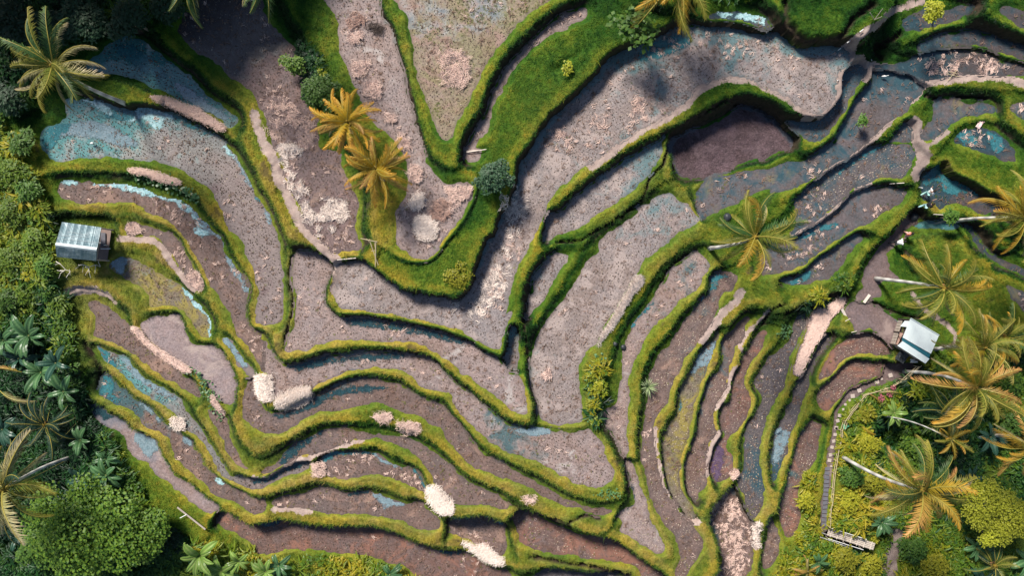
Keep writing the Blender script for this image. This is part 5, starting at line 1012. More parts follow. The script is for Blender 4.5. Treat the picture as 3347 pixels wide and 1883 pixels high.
palm('olive palm standing in the middle of the right hand terraces', (2467, 775), (2318, 812), 15.5, 4.1, ['olive', 'green', 'gold'], 17, 4, G)
palm('golden palm with a long white trunk below the white roofed hut', (3186, 1266), (2956, 1216), 9.7, 5.0, ['gold', 'olive', 'olive', 'rust'], 20, 5, G)
palm('golden palm with white trunk beside the bamboo fence, above the footbridge', (3012, 1603), (2752, 1493), 12.3, 5.1, ['gold', 'olive', 'olive', 'rust', 'pale', 'green'], 21, 6, G)
palm('palm leaning over the muddy gully above the white roofed hut', (3086, 942), (2862, 910), 11.5, 4.4, ['olive', 'gold', 'green'], 17, 7, G)
palm('palm at the right edge with trunk rising from the leafy bund end', (3352, 712), (3119, 722), 10.4, 4.6, ['gold', 'olive'], 17, 8, G)
palm('olive palm whose trunk starts right of the white roofed hut', (3216, 1136), (3056, 1143), 5.6, 4.2, ['olive', 'olive', 'gold'], 15, 9, G)
palm('pale grey green palm at the left edge above the banana plants', (13, 1600), (240, 1493), 8.4, 5.6, ['pale', 'pale', 'olive', 'dark'], 15, 10, G)
palm('small golden palm with thin trunk between the two big right hand palms', (3109, 1437), (2882, 1360), 8.5, 1.9, ['gold', 'gold', 'olive'], 12, 11, G, .07, False)
palm('golden palm cut by the right edge below the white roofed hut', (3372, 1462), (3239, 1427), 8.0, 3.9, ['gold', 'rust'], 15, 12, G)
palm('green and yellow palm hanging in from the top edge over the big paddy', (2215, -80), (2150, -20), 9.5, 5.6, ['olive', 'gold'], 15, 13, G)
palm('dark green palm low in the ravine under the white trunked palm', (3110, 1352), (3090, 1330), 1.4, 3.6, ['dark', 'green'], 16, 14, G)
palm('green palm at the right edge beside the white roofed hut', (3285, 1105), (3270, 1110), 4.4, 3.4, ['olive', 'green', 'gold'], 14, 15, G)
palm('shaded palm hanging in from the top edge at the upper left', (608, -75), (590, -60), 15.5, 3.7, ['green', 'pale'], 12, 16, G)
palm('bright green palm tip at the top edge above the dark field', (865, -75), (850, -50), 14.5, 3.4, ['green'], 12, 17, G)
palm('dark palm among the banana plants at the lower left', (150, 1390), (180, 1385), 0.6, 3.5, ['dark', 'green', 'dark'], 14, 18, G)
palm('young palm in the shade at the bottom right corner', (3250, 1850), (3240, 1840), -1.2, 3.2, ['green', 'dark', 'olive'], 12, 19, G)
palm('small orange palm in the bushes below the footbridge', (2640, 1870), (2640, 1868), -1.3, 1.8, ['rust', 'pale', 'gold'], 9, 20, G, .08, False)
# fallen and dry single fronds
for k, (x, y, yaw, mk, L, lb, dz) in enumerate((
    (110, 1210, 2.8, 'rust', 2.9, 'dry orange frond lying over the banana leaves', 2.0), (35, 1270, -.5, 'pale', 4.2, 'long yellow frond below the dry orange one', 1.8),
    (2800, 1385, -.75, 'gold', 2.2, 'golden frond stub beside the bamboo fence', .7), (2870, 1320, 2.2, 'rust', 1.6, 'rusty frond right of the fence corner', .7),
    (2935, 1285, 2.9, 'pale', 2.2, 'grey dry frond under the white trunked palm', .5), (215, 1430, .6, 'dark', 2.6, 'dark drooping frond between the banana plants', 1.0))):
    X, Y, Z = ground(x, y); lm, rm = frond_mesh(8, mk)
    o = link('palm_frond', lm, loc=(X, Y, Z+dz), rot=(0, -.4, yaw), scale=L); tag(o, lb, 'palm frond'); link('midrib', rm, o)

# ------------------------------------------------------------------ banana plants, broadleaf plants
def banana_leaf(seed, wd=.15):
    rs = random.Random(seed); mb = MB(); N = 9; p = Vector((0, 0, 0)); el = rs.uniform(.5, .9); L = []
    for k in range(N+1):
        s = k/N; L.append(p.copy()); a = el-1.5*s**1.4; p += Vector((math.cos(a), 0, math.sin(a)))/N
    vs = []; fs = []; at = []
    for k, q in enumerate(L):
        s = k/N; w = wd*(max(0.0, math.sin(math.pi*min(1, (s*.93+.05))))**.55)*(.35 if s < .08 else 1)*rs.uniform(.88, 1.08)
        vs += [q+Vector((0, w, -w*.35)), q+Vector((0, w*.5, -.02)), q+Vector((0, 0, -.045)), q+Vector((0, -w*.5, -.02)), q+Vector((0, -w, -w*.35))]
        at += [.5, .2, 1.0, .2, .5]
    for k in range(N):
        for j in range(4):
            if rs.random() < .07 and j in (0, 3): continue
            fs.append((k*5+j, k*5+j+1, k*5+j+6, k*5+j+5))
    mb.add(vs, fs, at); return mb
BMAT = {'bg': leafmat('banana_leaf', (0.035, 0.12, 0.045), (0.16, 0.30, 0.12), .3, .35), 'bl': leafmat('banana_leaf_light', (0.12, 0.26, 0.03), (0.32, 0.42, 0.12), .3, .35),
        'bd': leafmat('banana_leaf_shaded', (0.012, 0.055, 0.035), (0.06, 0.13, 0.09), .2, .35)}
BL = {(k, m): banana_leaf(50+k).mesh('leaf', BMAT[m]) for k in range(4) for m in BMAT}
M['bstem'] = simple('banana_stem', (0.20, 0.22, 0.08), 0.6, 0.3, 3)
def banana(px, py, dz, L, n, mk, label, seed, group='banana plants'):
    rs = random.Random(seed); X, Y, Z = ground(px, py); root = empty('banana_plant', (X, Y, Z)); tag(root, label, 'banana plant', group)
    top = Vector((rs.uniform(-.1, .1), rs.uniform(-.1, .1), dz)); mb = MB(); mb.tube([(0, 0, -.2), top*.5, top+Vector((0, 0, .1))], [.13, .11, .06], 7); mb.build('stem', M['bstem'], root, True)
    for k in range(n):
        link('leaf', BL[(k % 4, mk)], root, top+Vector((0, 0, .05*k/n)), (rs.uniform(-.3, .3), rs.uniform(-.35, .3), k*2.4+rs.uniform(-.3, .3)), L*1.2*rs.uniform(.75, 1.15))
for k, a in enumerate((
 (135, 1095, 2.2, 2.0, 11, 'bg', 'large banana plant at the left edge under the yellow green slope'), (55, 1110, 2.0, 1.9, 9, 'bg', 'banana plant touching the left edge above the orange frond'),
 (165, 1215, 1.8, 1.9, 8, 'bg', 'banana plant right of the dry orange frond'), (235, 1275, 1.4, 1.9, 7, 'bg', 'banana plant nearest the blue flooded strips'),
 (215, 1180, 1.6, 1.6, 8, 'bd', 'shaded banana plant behind the middle of the clump'), (90, 1170, 1.5, 1.7, 7, 'bd', 'dark banana plant behind the left clump'),
 (30, 1400, 1.2, 1.8, 7, 'bd', 'dark banana plant at the left edge above the pale palm'), (285, 1430, 1.2, 1.4, 8, 'bg', 'small green banana plant above the pale palm trunk'),
 (375, 1545, 1.6, 1.7, 11, 'bg', 'bright banana plant beside the yellow green bank'), (290, 1560, 1.0, 1.7, 8, 'bd', 'dark banana plant left of the bright one'),
 (370, 1490, 1.5, 1.2, 7, 'bg', 'small banana plant at the edge of the smooth mud strip'), (70, 1750, .8, 1.2, 7, 'bd', 'pale leaved plant near the bottom left straw'),
 (675, 1800, 1.8, 1.9, 11, 'bl', 'light green banana plant under the long brown field'), (745, 1850, 1.8, 1.6, 11, 'bl', 'banana plant at the bottom edge, second from the left'),
 (800, 1820, 1.6, 1.2, 8, 'bl', 'small banana plant at the bottom edge near the grey mud'), (880, 1850, 1.5, 1.4, 10, 'bl', 'broad banana plant at the bottom edge under the straw rim'),
 (925, 1835, 1.5, 1.3, 8, 'bg', 'dark green banana plant right of the broad one'), (1280, 1868, 1.2, 1.2, 9, 'bg', 'banana plant standing alone at the bottom edge'),
 (2905, 1345, 1.4, 1.2, 9, 'bl', 'yellow green rosette plant beside the fence corner'), (2866, 1700, 1.3, 1.3, 11, 'bg', 'dark green banana plant under the golden fronds near the footbridge'),
 (3165, 1775, 1.6, 1.6, 9, 'bg', 'banana plant below the lime green tree'), (3325, 1815, 2.0, 1.9, 9, 'bg', 'banana plant in the bottom right corner'),
 (3210, 1420, 1.5, 1.6, 9, 'bd', 'shaded banana plant between the right hand palms'), (2660, 1830, 1.2, 1.1, 8, 'bg', 'green leafy plant below the footbridge end'), (3180, 1880, 1.6, 1.4, 8, 'bd', 'dark plant at the bottom edge right of the jungle path'),
 (3145, 1560, 1.2, 1.5, 9, 'bd', 'dark plant between the golden palm and the lime green tree'))):
    banana(*a, k)
# spiky rosette on the terrace
def rosette(px, py, L, n, mk, label, cat, name='yucca_plant'):
    X, Y, Z = ground(px, py); root = empty(name, (X, Y, Z)); tag(root, label, cat)
    mb = MB(); mb.tube([(0, 0, -.1), (0, 0, .5)], .08, 6); mb.build('stem', M['bark2'], root)
    lf = MB(); lf.add([(0, -.03, 0), (0, .03, 0), (.55, .045, .25), (.55, -.045, .25), (1, 0, .12)], [(0, 1, 2, 3), (3, 2, 4)], [0, 0, .6, .6, 1]); me = lf.mesh('leaf', mk)
    for k in range(n): link('leaf', me, root, (0, 0, .45), (0, random.uniform(-.8, .2), k*2.4), L*random.uniform(.75, 1.1))
rosette(2113, 1263, 1.15, 30, leafmat('yucca_leaf', (0.22, 0.32, 0.12), (0.45, 0.52, 0.28)), 'spiky pale green rosette plant on the bank between two terraces', 'yucca')

# ------------------------------------------------------------------ broadleaf trees and bushes
def crown_mb(lobes, n, ll, lw, seed, droop=.3):
    rs = random.Random(seed); mb = MB(); tot = sum(l[3]**2 for l in lobes)
    for (x, y, z, r) in lobes:
        for _ in range(int(n*r*r/tot)):
            d = Vector((rs.gauss(0, 1), rs.gauss(0, 1), rs.gauss(.25, .8))).normalized()
            rr = r*(rs.random()**.28)*(1+.16*math.sin(d.x*7+x)*math.cos(d.y*6+y*2))
            if d.z < -.3: continue
            c = Vector((x, y, z))+Vector((d.x*rr, d.y*rr, d.z*rr*.78))
            a = rs.uniform(0, 6.283); e = Vector((math.cos(a), math.sin(a), rs.uniform(-droop*1.6, droop))).normalized()
            w = e.cross(d*.6+Vector((0, 0, 1)))
            w = (w.normalized() if w.length > 1e-3 else Vector((1, 0, 0)))*lw*.5*rs.uniform(.7, 1.2); L = ll*rs.uniform(.7, 1.2)
            mb.add([c, c+e*L*.5+w, c+e*L, c+e*L*.5-w], [(0, 1, 2), (0, 2, 3)], [0, .5, 1, .5])
    return mb
def tree(px, py, zt, rad, n, ll, lw, mat, label, cat, seed, name='broadleaf_tree', group=None, nl=7, base=None, branches=0, flat=.5):
    rs = random.Random(seed); bx, by, bz = ground(*(base or (px, py))); zt += bz*(1-1/ZS); cx, cy = W(px, py, zt)
    if not base: bx, by = cx, cy; bz = surf(cx, cy)
    root = empty(name, (bx, by, bz)); tag(root, label, cat, group)
    T = Vector((cx-bx, cy-by, zt-bz)); lobes = [(T.x, T.y, T.z, rad*.62)]
    for k in range(nl):
        a = k*6.283/nl+rs.uniform(-.3, .3); r = rad*rs.uniform(.30, .80)
        lobes.append((T.x+math.cos(a)*r, T.y+math.sin(a)*r, T.z-rad*rs.uniform(0, .5)*flat, rad*rs.uniform(.20, .44)))
    mb = MB(); mb.tube([(0, 0, -.3), T*.45+Vector((rs.uniform(-.2, .2), rs.uniform(-.2, .2), 0)), T*.95], [max(.07, rad*.075), max(.05, rad*.055), .03], 7)
    for l in lobes[1:]:
        e = Vector(l[:3]); mb.tube([T*.45, (T*.45+e)/2+Vector((0, 0, .1)), e], [max(.03, rad*.03), max(.02, rad*.022), .012], 5)
    mb.build('trunk', M['bark2'], root, True)
    crown_mb(lobes, n, ll, lw, seed).build('crown', mat, root)
    return root
TG = {
 'blue': leafmat('leaf_blue_green', (0.018, 0.055, 0.028), (0.06, 0.12, 0.055), .15),
 'mid': leafmat('leaf_mid_green', (0.035, 0.12, 0.018), (0.14, 0.24, 0.03), .25),
 'yg': leafmat('leaf_fresh_green', (0.045, 0.13, 0.012), (0.20, 0.27, 0.018), .25),
 'yel': leafmat('leaf_yellow_green', (0.20, 0.24, 0.015), (0.48, 0.42, 0.03), .3),
 'lime': leafmat('leaf_lime', (0.28, 0.34, 0.015), (0.62, 0.60, 0.06), .35),
 'deep': leafmat('leaf_deep_green', (0.015, 0.09, 0.014), (0.20, 0.30, 0.022), .25),
 'dk': leafmat('leaf_dark', (0.008, 0.03, 0.012), (0.02, 0.06, 0.02), .1),  # top left bushes: corner shade painted into the leaf colour
}
tree(1613, 577, 6.4, 1.95, 1900, .26, .16, TG['blue'], 'round dark blue green bush on the tip of the bank between the big paddies', 'bush', 1, 'round_bush', base=(1620, 590))
tree(1045, 300, 5.6, 1.9, 1500, .26, .17, TG['mid'], 'leafy green shrub above the twin golden palms', 'bush', 2, 'green_shrub')
tree(960, 210, 5.4, 1.2, 700, .24, .16, TG['deep'], 'darker shrub above the leafy green shrub by the dark field', 'bush', 22, 'green_shrub')
tree(2075, 75, 7.6, 2.1, 300, .50, .40, TG['mid'], 'open branched tree with big lobed leaves near the top edge', 'tree', 3, nl=9, base=(2090, 100))
tree(3056, 30, 6.4, 1.15, 800, .24, .18, TG['lime'], 'small lime green tree at the top edge on the right', 'tree', 4, base=(3050, 60))
tree(1487, 905, 4.6, 1.45, 900, .22, .13, TG['yel'], 'yellow green bush at the inner corner of the bent paddy', 'bush', 5, 'yellow_bush')
tree(255, 1745, 3.0, 5.6, 9000, .36, .26, TG['deep'], 'big green tree crown filling the bottom left', 'tree', 6, nl=22, base=(280, 1730))
tree(470, 1745, 1.6, 3.6, 4200, .34, .24, TG['deep'], 'smaller dark green tree right of the big bottom left crown', 'tree', 7, nl=9)
tree(120, 1790, .5, 2.4, 2000, .36, .26, TG['mid'], 'green tree under the left side of the big crown', 'tree', 27, nl=7)
tree(3215, 1640, 1.6, 2.7, 3600, .22, .17, TG['lime'], 'bright lime green tree right of the golden palm', 'tree', 8, nl=15)
tree(3310, 1700, 1.2, 2.6, 3200, .22, .17, TG['lime'], 'lime tree crown cut by the right edge', 'tree', 28, nl=13)
tree(3250, 1745, .6, 1.9, 1800, .22, .17, TG['lime'], 'lowest lime green crown of the three on the right', 'tree', 38, nl=7)
tree(3110, 683+20, 1.6, .9, 420, .26, .2, TG['mid'], 'small green bush at the foot of the leaning white trunk on the right', 'bush', 9, 'green_shrub')
tree(2820, 395, 2.8, .6, 240, .22, .15, TG['mid'], 'small bright weed bush on the bank above the gully path', 'bush', 39, 'green_shrub')
tree(1855, 220, 5.0, .7, 170, .24, .16, TG['lime'], 'pale green shrub alone on the broad grassy slope', 'bush', 10, 'green_shrub')
tree(1955, 1265, 2.6, .5, 160, .22, .17, TG['yel'], 'yellow green shrub among the creepers in the hollow', 'bush', 11, 'green_shrub')
for k, (x, y, dz, r, m, lb) in enumerate((
 (40, 560, 1.6, 1.8, 'yg', 'yellow green bush at the left edge beside the big pond'), (90, 620, 1.2, 1.5, 'mid', 'green bush left of the tin roofed hut bank'), (40, 690, 1.6, 1.9, 'yg', 'large yellow green bush left of the strip pond'),
 (110, 790, 1.4, 1.4, 'yg', 'bush close to the left wall of the tin roofed hut'), (35, 850, 1.8, 1.9, 'yg', 'big bush at the left edge level with the bare branches'), (140, 870, 1.2, 1.0, 'mid', 'small bush at the bottom left of the tin roofed hut'),
 (90, 960, 1.4, 1.6, 'yg', 'yellow bush above the large banana plant'), (190, 990, 1.0, 1.2, 'yg', 'yellow bush at the upper end of the narrow terrace'), (20, 980, 1.4, 1.5, 'mid', 'green bush at the left edge above the bananas'),
 (70, 470, 1.5, 1.4, 'mid', 'green bush at the corner of the big pond'),
 (2640, 1640, 1.0, 1.1, 'yel', 'yellow bush left of the slate path'), (2830, 1450, 1.2, 1.5, 'yel', 'yellow bush right of the bamboo fence'),
 (2790, 1560, 1.3, 1.4, 'mid', 'green bush under the white trunk by the fence'), (2850, 1580, 1.4, 1.5, 'yel', 'yellow bush under the left fronds of the golden palm'), (2780, 1640, 1.2, 1.2, 'yel', 'low yellow bush at the lower end of the fence'),
 (2840, 1765, .8, 1.0, 'yel', 'bush at the right end of the footbridge'), (2760, 1830, 1.3, 1.6, 'yel', 'large yellow bush below the footbridge'), (2850, 1850, 1.2, 1.4, 'yel', 'yellow bush left of the jungle path'),
 (2990, 1800, 1.3, 1.8, 'mid', 'green bush right of the jungle path'), (3060, 1850, 1.3, 1.8, 'yel', 'yellow green bush at the bottom right of the jungle path'), (3000, 1470, 1.6, 1.5, 'deep', 'deep green bush in the ravine'),
 (3300, 1250, 1.6, 1.9, 'deep', 'deep green bush at the right edge by the golden fronds'), (3320, 1380, 1.6, 1.8, 'mid', 'green bush at the right edge under the golden palms'), (2830, 1350, 1.0, 1.0, 'yel', 'yellow bush beside the green cloth'),
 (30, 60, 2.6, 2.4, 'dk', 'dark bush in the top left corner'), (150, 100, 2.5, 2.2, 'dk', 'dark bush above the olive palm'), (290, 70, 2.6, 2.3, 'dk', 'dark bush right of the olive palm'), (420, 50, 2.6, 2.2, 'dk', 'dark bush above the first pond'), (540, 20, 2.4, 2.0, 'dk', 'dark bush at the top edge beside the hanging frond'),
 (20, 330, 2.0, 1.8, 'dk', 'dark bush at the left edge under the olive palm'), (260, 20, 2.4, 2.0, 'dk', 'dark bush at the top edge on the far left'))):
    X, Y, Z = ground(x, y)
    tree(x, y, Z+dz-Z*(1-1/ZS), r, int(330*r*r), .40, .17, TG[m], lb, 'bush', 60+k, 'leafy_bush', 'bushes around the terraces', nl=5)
# unseen trees added beyond the top left to darken that corner
for k, (x, y, h, r) in enumerate(((-58, 33, 15, 6.5), (-47, 33.5, 17, 7), (-35, 33.5, 18, 7), (-26, 35.5, 16, 6), (-67, 27, 15, 6.5), (-52, 42, 19, 7), (-38, 43, 20, 7))):
    root = empty('added_shade_tree', (x, y, 3)); tag(root, ['leftmost added shade tree beyond the top edge', 'second added shade tree beyond the top edge', 'third added shade tree beyond the top edge', 'fourth added shade tree beyond the top edge', 'added shade tree beyond the left edge at the top', 'left one of the two added shade trees in the back row beyond the top edge', 'right one of the two added shade trees in the back row beyond the top edge', ][k], 'tree', 'unseen added shade trees beyond the top left corner')
    lobes = [(0, 0, h-3, r*.7)]+[(math.cos(a)*r*.6, math.sin(a)*r*.6, h-4, r*.45) for a in (0, 1.05, 2.1, 3.14, 4.2, 5.2)]
    mb = MB(); mb.tube([(0, 0, -3), (.3, .2, 8), (0, 0, h-3)], [.5, .4, .15], 8); mb.build('trunk', M['bark2'], root, True)
    crown_mb(lobes, 5200, .85, .7, 300+k).build('crown', TG['dk'], root)
# creeper with round leaves in the hollow, leafy plants by the mud pond
def creeper(pts_s, n, label, seed, sz=.22):
    q = P(pts_s); rs = random.Random(seed); mb = MB(); root = ground(*q[0])
    for _ in range(n):
        k = rs.randrange(len(q)-1); f = rs.random(); x = q[k][0]+(q[k+1][0]-q[k][0])*f+rs.gauss(0, 9); y = q[k][1]+(q[k+1][1]-q[k][1])*f+rs.gauss(0, 9)
        X, Y, Z = ground(x, y); a = rs.uniform(0, 6.28); r = sz*rs.uniform(.6, 1.2); c = Vector((X-root[0], Y-root[1], Z-root[2]+rs.uniform(.08, .4)))
        t_ = Vector((math.cos(a)*.3, math.sin(a)*.3, 1)).normalized(); u = t_.orthogonal().normalized(); w = t_.cross(u)
        mb.add([c+(u*math.cos(j*1.047)+w*math.sin(j*1.047))*r*(1 if j else 1.3)*.5 for j in range(6)], [tuple(range(6))], .6)
    o = mb.build('creeper_leaves', BMAT['bg'], loc=root); tag(o, label, 'creeper', kind='stuff'); return o
creeper("C3 920,700 830,830 790,980 830,1060 860,1180 830,1260 880,1340", 330, 'round leaved creeper in the hollow beside the wide grey paddy', 3)
creeper("C1 1890,840 1960,910 2050,970 2000,1000 2050,1060 2110,1110 2110,1220 2190,1280", 150, 'leafy plants along the rim of the smooth mud pond', 4, .2)
creeper("B1 1330,330 1480,350 1640,400 1760,450 1880,520 1980,560", 160, 'broad leaved plants on the bank below the pink straw row', 5, .26)
creeper("C4 180,500 230,450 250,420", 60, 'green leafy plants on the bank above the dark strip', 6, .18)
creeper("D3 900,650 1000,640 1080,640", 50, 'green plants on the tip of the bank above the dark channel', 7, .16)
# bare branches below the tin roofed hut
def bare(px, py, segs, label):
    X, Y, Z = ground(px, py); root = empty('bare_branch', (X, Y, Z)); tag(root, label, 'bare branch', 'bare branches below the tin roofed hut')
    mb = MB()
    for s, r in segs:
        pts = []
        for k, (u, v) in enumerate(P(s)):
            x, y = W(u, v, Z+1.3); pts.append((x-X, y-Y, 1.3+.12*math.sin(k*2)))
        mb.tube(pts, [r*(1-.6*k/(len(pts)-1)) for k in range(len(pts))], 5)
    mb.tube([(0, 0, -.1), (.1, 0, .7), tuple(Vector(W(px, py, Z+1.3)).to_3d()-Vector((X, Y, -1.3)))], [.06, .05, .04], 5)
    mb.build('wood', M['barew'], root)
bare(208, 885, (("B1 550,1165 600,1190 640,1245 690,1260", .045), ("B1 640,1245 600,1280 570,1330", .035), ("B1 690,1260 655,1320 660,1340", .03), ("B1 560,1250 610,1260 640,1245", .025), ("B1 540,1195 590,1185", .02), ("B1 680,1240 695,1300", .02)), 'left one of the two bare white branches')
bare(290, 875, (("B1 770,1200 820,1195 870,1215 940,1195 985,1215", .05), ("B1 870,1215 880,1270 885,1325", .035), ("B1 985,1215 970,1170 975,1130", .03), ("B1 940,1195 935,1280", .03), ("B1 820,1195 815,1270", .025), ("B1 870,1240 840,1300", .025), ("B1 740,1235 800,1195", .02)), 'right one of the two bare white branches')
# ------------------------------------------------------------------ the two huts
def w3(u, z): return Vector((*W(u[0], u[1], z), z))
t = NT('tin_roof'); c = t.ramp(t.noise(1.1, 6, .7, dist=1.0), (0.3, (0.10, 0.18, 0.21)), (0.5, (0.19, 0.27, 0.30)), (0.70, (0.42, 0.50, 0.52)))
t.b.inputs['Metallic'].default_value = .25; M['tin'] = t.out(c, 0.45, 0.5)
M['tinlight'] = simple('roof_ridge_cap', (0.50, 0.57, 0.58), .5, .1, 3)
M['whiteroof'] = simple('white_roof_sheet', (0.70, 0.78, 0.78), 0.55, .12, 1.2)
M['bluetrim'] = simple('blue_roof_valley', (0.02, 0.12, 0.16), 0.6, .3, 2)
M['floor'] = simple('hut_floor', (0.22, 0.16, 0.14), 0.9, .3, 3)
M['brick'] = simple('red_brick', (0.42, 0.27, 0.22), 0.9, .3, 8)
def corrugated(name, a, b, c, d, n, root, mat, pitch=.13, amp=.022):
    """sheet a-b along the ridge, d-c along the eave, split into n overlapping sheets"""
    org = root.location
    for k in range(n):
        mb = MB(); t0, t1 = k/n, (k+1)/n+.01*(k < n-1); wd = (b-a).length*(t1-t0); m = max(6, int(wd/pitch)*4); vs = []
        nrm = (b-a).cross(d-a).normalized(); nrm = nrm if nrm.z > 0 else -nrm; off = .006*(k % 2)
        for j in range(m+1):
            t_ = t0+(t1-t0)*j/m; h = amp*math.sin(j/m*wd/pitch*2*math.pi)+off
            p = a.lerp(b, t_); q = d.lerp(c, t_); vs += [p+nrm*h-org, q+nrm*h-org]
        mb.add(vs, [(2*j, 2*j+1, 2*j+3, 2*j+2) for j in range(m)]); mb.build('roof_sheet', mat, root)
# left hut: tin roof
bx, by, bz = ground(262, 790)
hut = empty('tin_roofed_hut', (bx, by, bz)); tag(hut, 'open wooden hut with a weathered corrugated tin gable roof on the left', 'hut')
zr, ze = bz+3.5, bz+2.5
q = {k: P(v)[0] for k, v in {'tl': 'B1 608,775', 'tr': 'B1 992,828', 'rl': 'B1 543,1000', 'rr': 'B1 948,1050', 'bl': 'B1 557,1118', 'br': 'B1 945,1158'}.items()}
tl, tr_, bl_, br_ = (w3(q[k], ze) for k in ('tl', 'tr', 'bl', 'br')); rl, rr_ = (w3(q[k], zr) for k in ('rl', 'rr'))
corrugated('roof_sheet', rl, rr_, tr_, tl, 6, hut, M['tin']); corrugated('roof_sheet', rl, rr_, br_, bl_, 6, hut, M['tin'])
o3 = Vector(hut.location)
mb = MB(); up = Vector((0, 0, .045)); s1 = (tl-rl).normalized()*.26; s2 = (bl_-rl).normalized()*.2
mb.add([rl+up-o3, rr_+up-o3, rr_+s1+up*.7-o3, rl+s1+up*.7-o3, rr_+s2+up*.7-o3, rl+s2+up*.7-o3], [(0, 1, 2, 3), (1, 0, 5, 4)]); mb.build('ridge_cap', M['tinlight'], hut)
for (f, g_, w_, L_) in ((.08, .42, .03, 2.6), (.2, .62, .035, 2.0), (.12, .28, .03, 3.6)):
    a = rl.lerp(rr_, f).lerp(tl.lerp(tr_, f), g_)+Vector((0, 0, .05)); b = a+(rr_-rl).normalized()*L_+(tl-rl).normalized()*.25*random.uniform(-1, 1)
    mb = MB(); mb.tube([a-o3, b-o3], w_*.5, 4); mb.build('roof_batten', M['tinlight'], hut)
ins = lambda p, f: p.lerp((tl+tr_+bl_+br_)/4, f)
for p in (tl, tr_, bl_, br_, tl.lerp(tr_, .5), bl_.lerp(br_, .5)):
    p = ins(p, .06); x, y = p.x-o3.x, p.y-o3.y; mb = MB(); mb.tube([(x, y, -.4), (x, y, p.z-o3.z-.08)], .07, 6); mb.build('post', M['wood'], hut)
for a, b in ((tl, tr_), (bl_, br_), (tl, bl_), (tr_, br_), (rl, rr_)):
    a2, b2 = ins(a, .04)-o3, ins(b, .04)-o3; dz = Vector((0, 0, -.12)); mb = MB(); mb.tube([a2+dz, b2+dz], .055, 5); mb.build('beam', M['wood'], hut)
mb = MB(); vs = [ins(p, .05)-o3 for p in (tl, tr_, br_, bl_)]
mb.add([(v.x, v.y, .42) for v in vs]+[(v.x, v.y, .34) for v in vs], [(0, 1, 2, 3), (7, 6, 5, 4), (0, 4, 5, 1), (1, 5, 6, 2), (2, 6, 7, 3), (3, 7, 4, 0)]); mb.build('platform', M['floor'], hut)
for k in range(9):                 # boards of the low back wall
    a = ins(tl, .05).lerp(ins(bl_, .05), k/9)-o3; b = ins(tl, .05).lerp(ins(bl_, .05), (k+.92)/9)-o3
    mb = MB(); mb.add([(a.x, a.y, .4), (b.x, b.y, .4), (b.x, b.y, 1.9), (a.x, a.y, 1.9), (a.x+.04, a.y, .4), (b.x+.04, b.y, .4), (b.x+.04, b.y, 1.9), (a.x+.04, a.y, 1.9)], [(0, 1, 2, 3), (7, 6, 5, 4), (3, 2, 6, 7)]); mb.build('wall_board', M['darkwood'], hut)
x, y = W(343, 813, bz+1.0)
mb = MB(); mb.box((x-bx, y-by, .9), (.9, .08, .08)); mb.box((x-bx-.1, y-by+.35, .5), (.06, .06, 1.0)); mb.build('handrail', M['white'], hut)
mb = MB(); x, y = W(336, 783, bz+.6); mb.box((x-bx, y-by, .55), (.45, 1.3, .06)); mb.box((x-bx, y-by+.5, .27), (.4, .06, .5)); mb.box((x-bx, y-by-.5, .27), (.4, .06, .5)); mb.build('bench', M['slab'], hut)
# right hut: white roof
bx, by, bz = ground(3000, 1145)
hut = empty('white_roofed_hut', (bx, by, bz)); tag(hut, 'small hut with a white sheet roof split by a dark blue gap, on the right', 'hut'); o3 = Vector(hut.location)
zr, ze = bz+2.9, bz+2.2
def slab(name, ps, th, mat, root):
    mb = MB(); n = len(ps); mb.add([p-o3 for p in ps]+[p-o3-Vector((0, 0, th)) for p in ps], [tuple(range(n)), tuple(range(2*n-1, n-1, -1))]+[(i, i+n, (i+1) % n+n, (i+1) % n) for i in range(n)]); mb.build(name, mat, root)
A, B, C, D = w3(P('C4 1462,322')[0], zr), w3(P('C4 1742,490')[0], zr), w3(P('C4 1662,672')[0], ze+.15), w3(P('C4 1385,512')[0], ze+.15)
for k in range(4): slab('roof_sheet', [A.lerp(B, k/4), A.lerp(B, (k+.992)/4), D.lerp(C, (k+.992)/4), D.lerp(C, k/4)], .03+.012*(k % 2), M['whiteroof'], hut)
E, F2, G2, H2 = w3(P('C4 1385,548')[0], ze+.1), w3(P('C4 1648,722')[0], ze+.1), w3(P('C4 1608,768')[0], ze-.1), w3(P('C4 1333,592')[0], ze-.1)
for k in range(3): slab('awning_sheet', [E.lerp(F2, k/3), E.lerp(F2, (k+.99)/3), H2.lerp(G2, (k+.99)/3), H2.lerp(G2, k/3)], .03+.01*(k % 2), M['whiteroof'], hut)
slab('roof_valley', [D-Vector((0, 0, .12)), C-Vector((0, 0, .12)), F2-Vector((0, 0, .12)), E-Vector((0, 0, .12))], .03, M['bluetrim'], hut)
slab('porch_roof', [w3(P('C4 1405,348')[0], ze+.3), w3(P('C4 1470,350')[0], ze+.3), w3(P('C4 1440,410')[0], ze+.2), w3(P('C4 1362,402')[0], ze+.2)], .03, M['whiteroof'], hut)
mb = MB(); mb.tube([A-o3+Vector((0, 0, .03)), B-o3+Vector((0, 0, .03))], .05, 5); mb.build('ridge_cap', M['tinlight'], hut)
cen = (A+B+G2+H2)/4
for p in (A, B, G2, H2, A.lerp(H2, .5), B.lerp(G2, .5)):
    p = p.lerp(cen, .08); mb = MB(); mb.tube([(p.x-bx, p.y-by, -.4), (p.x-bx, p.y-by, p.z-o3.z-.05)], .06, 6); mb.build('post', M['darkwood'], hut)
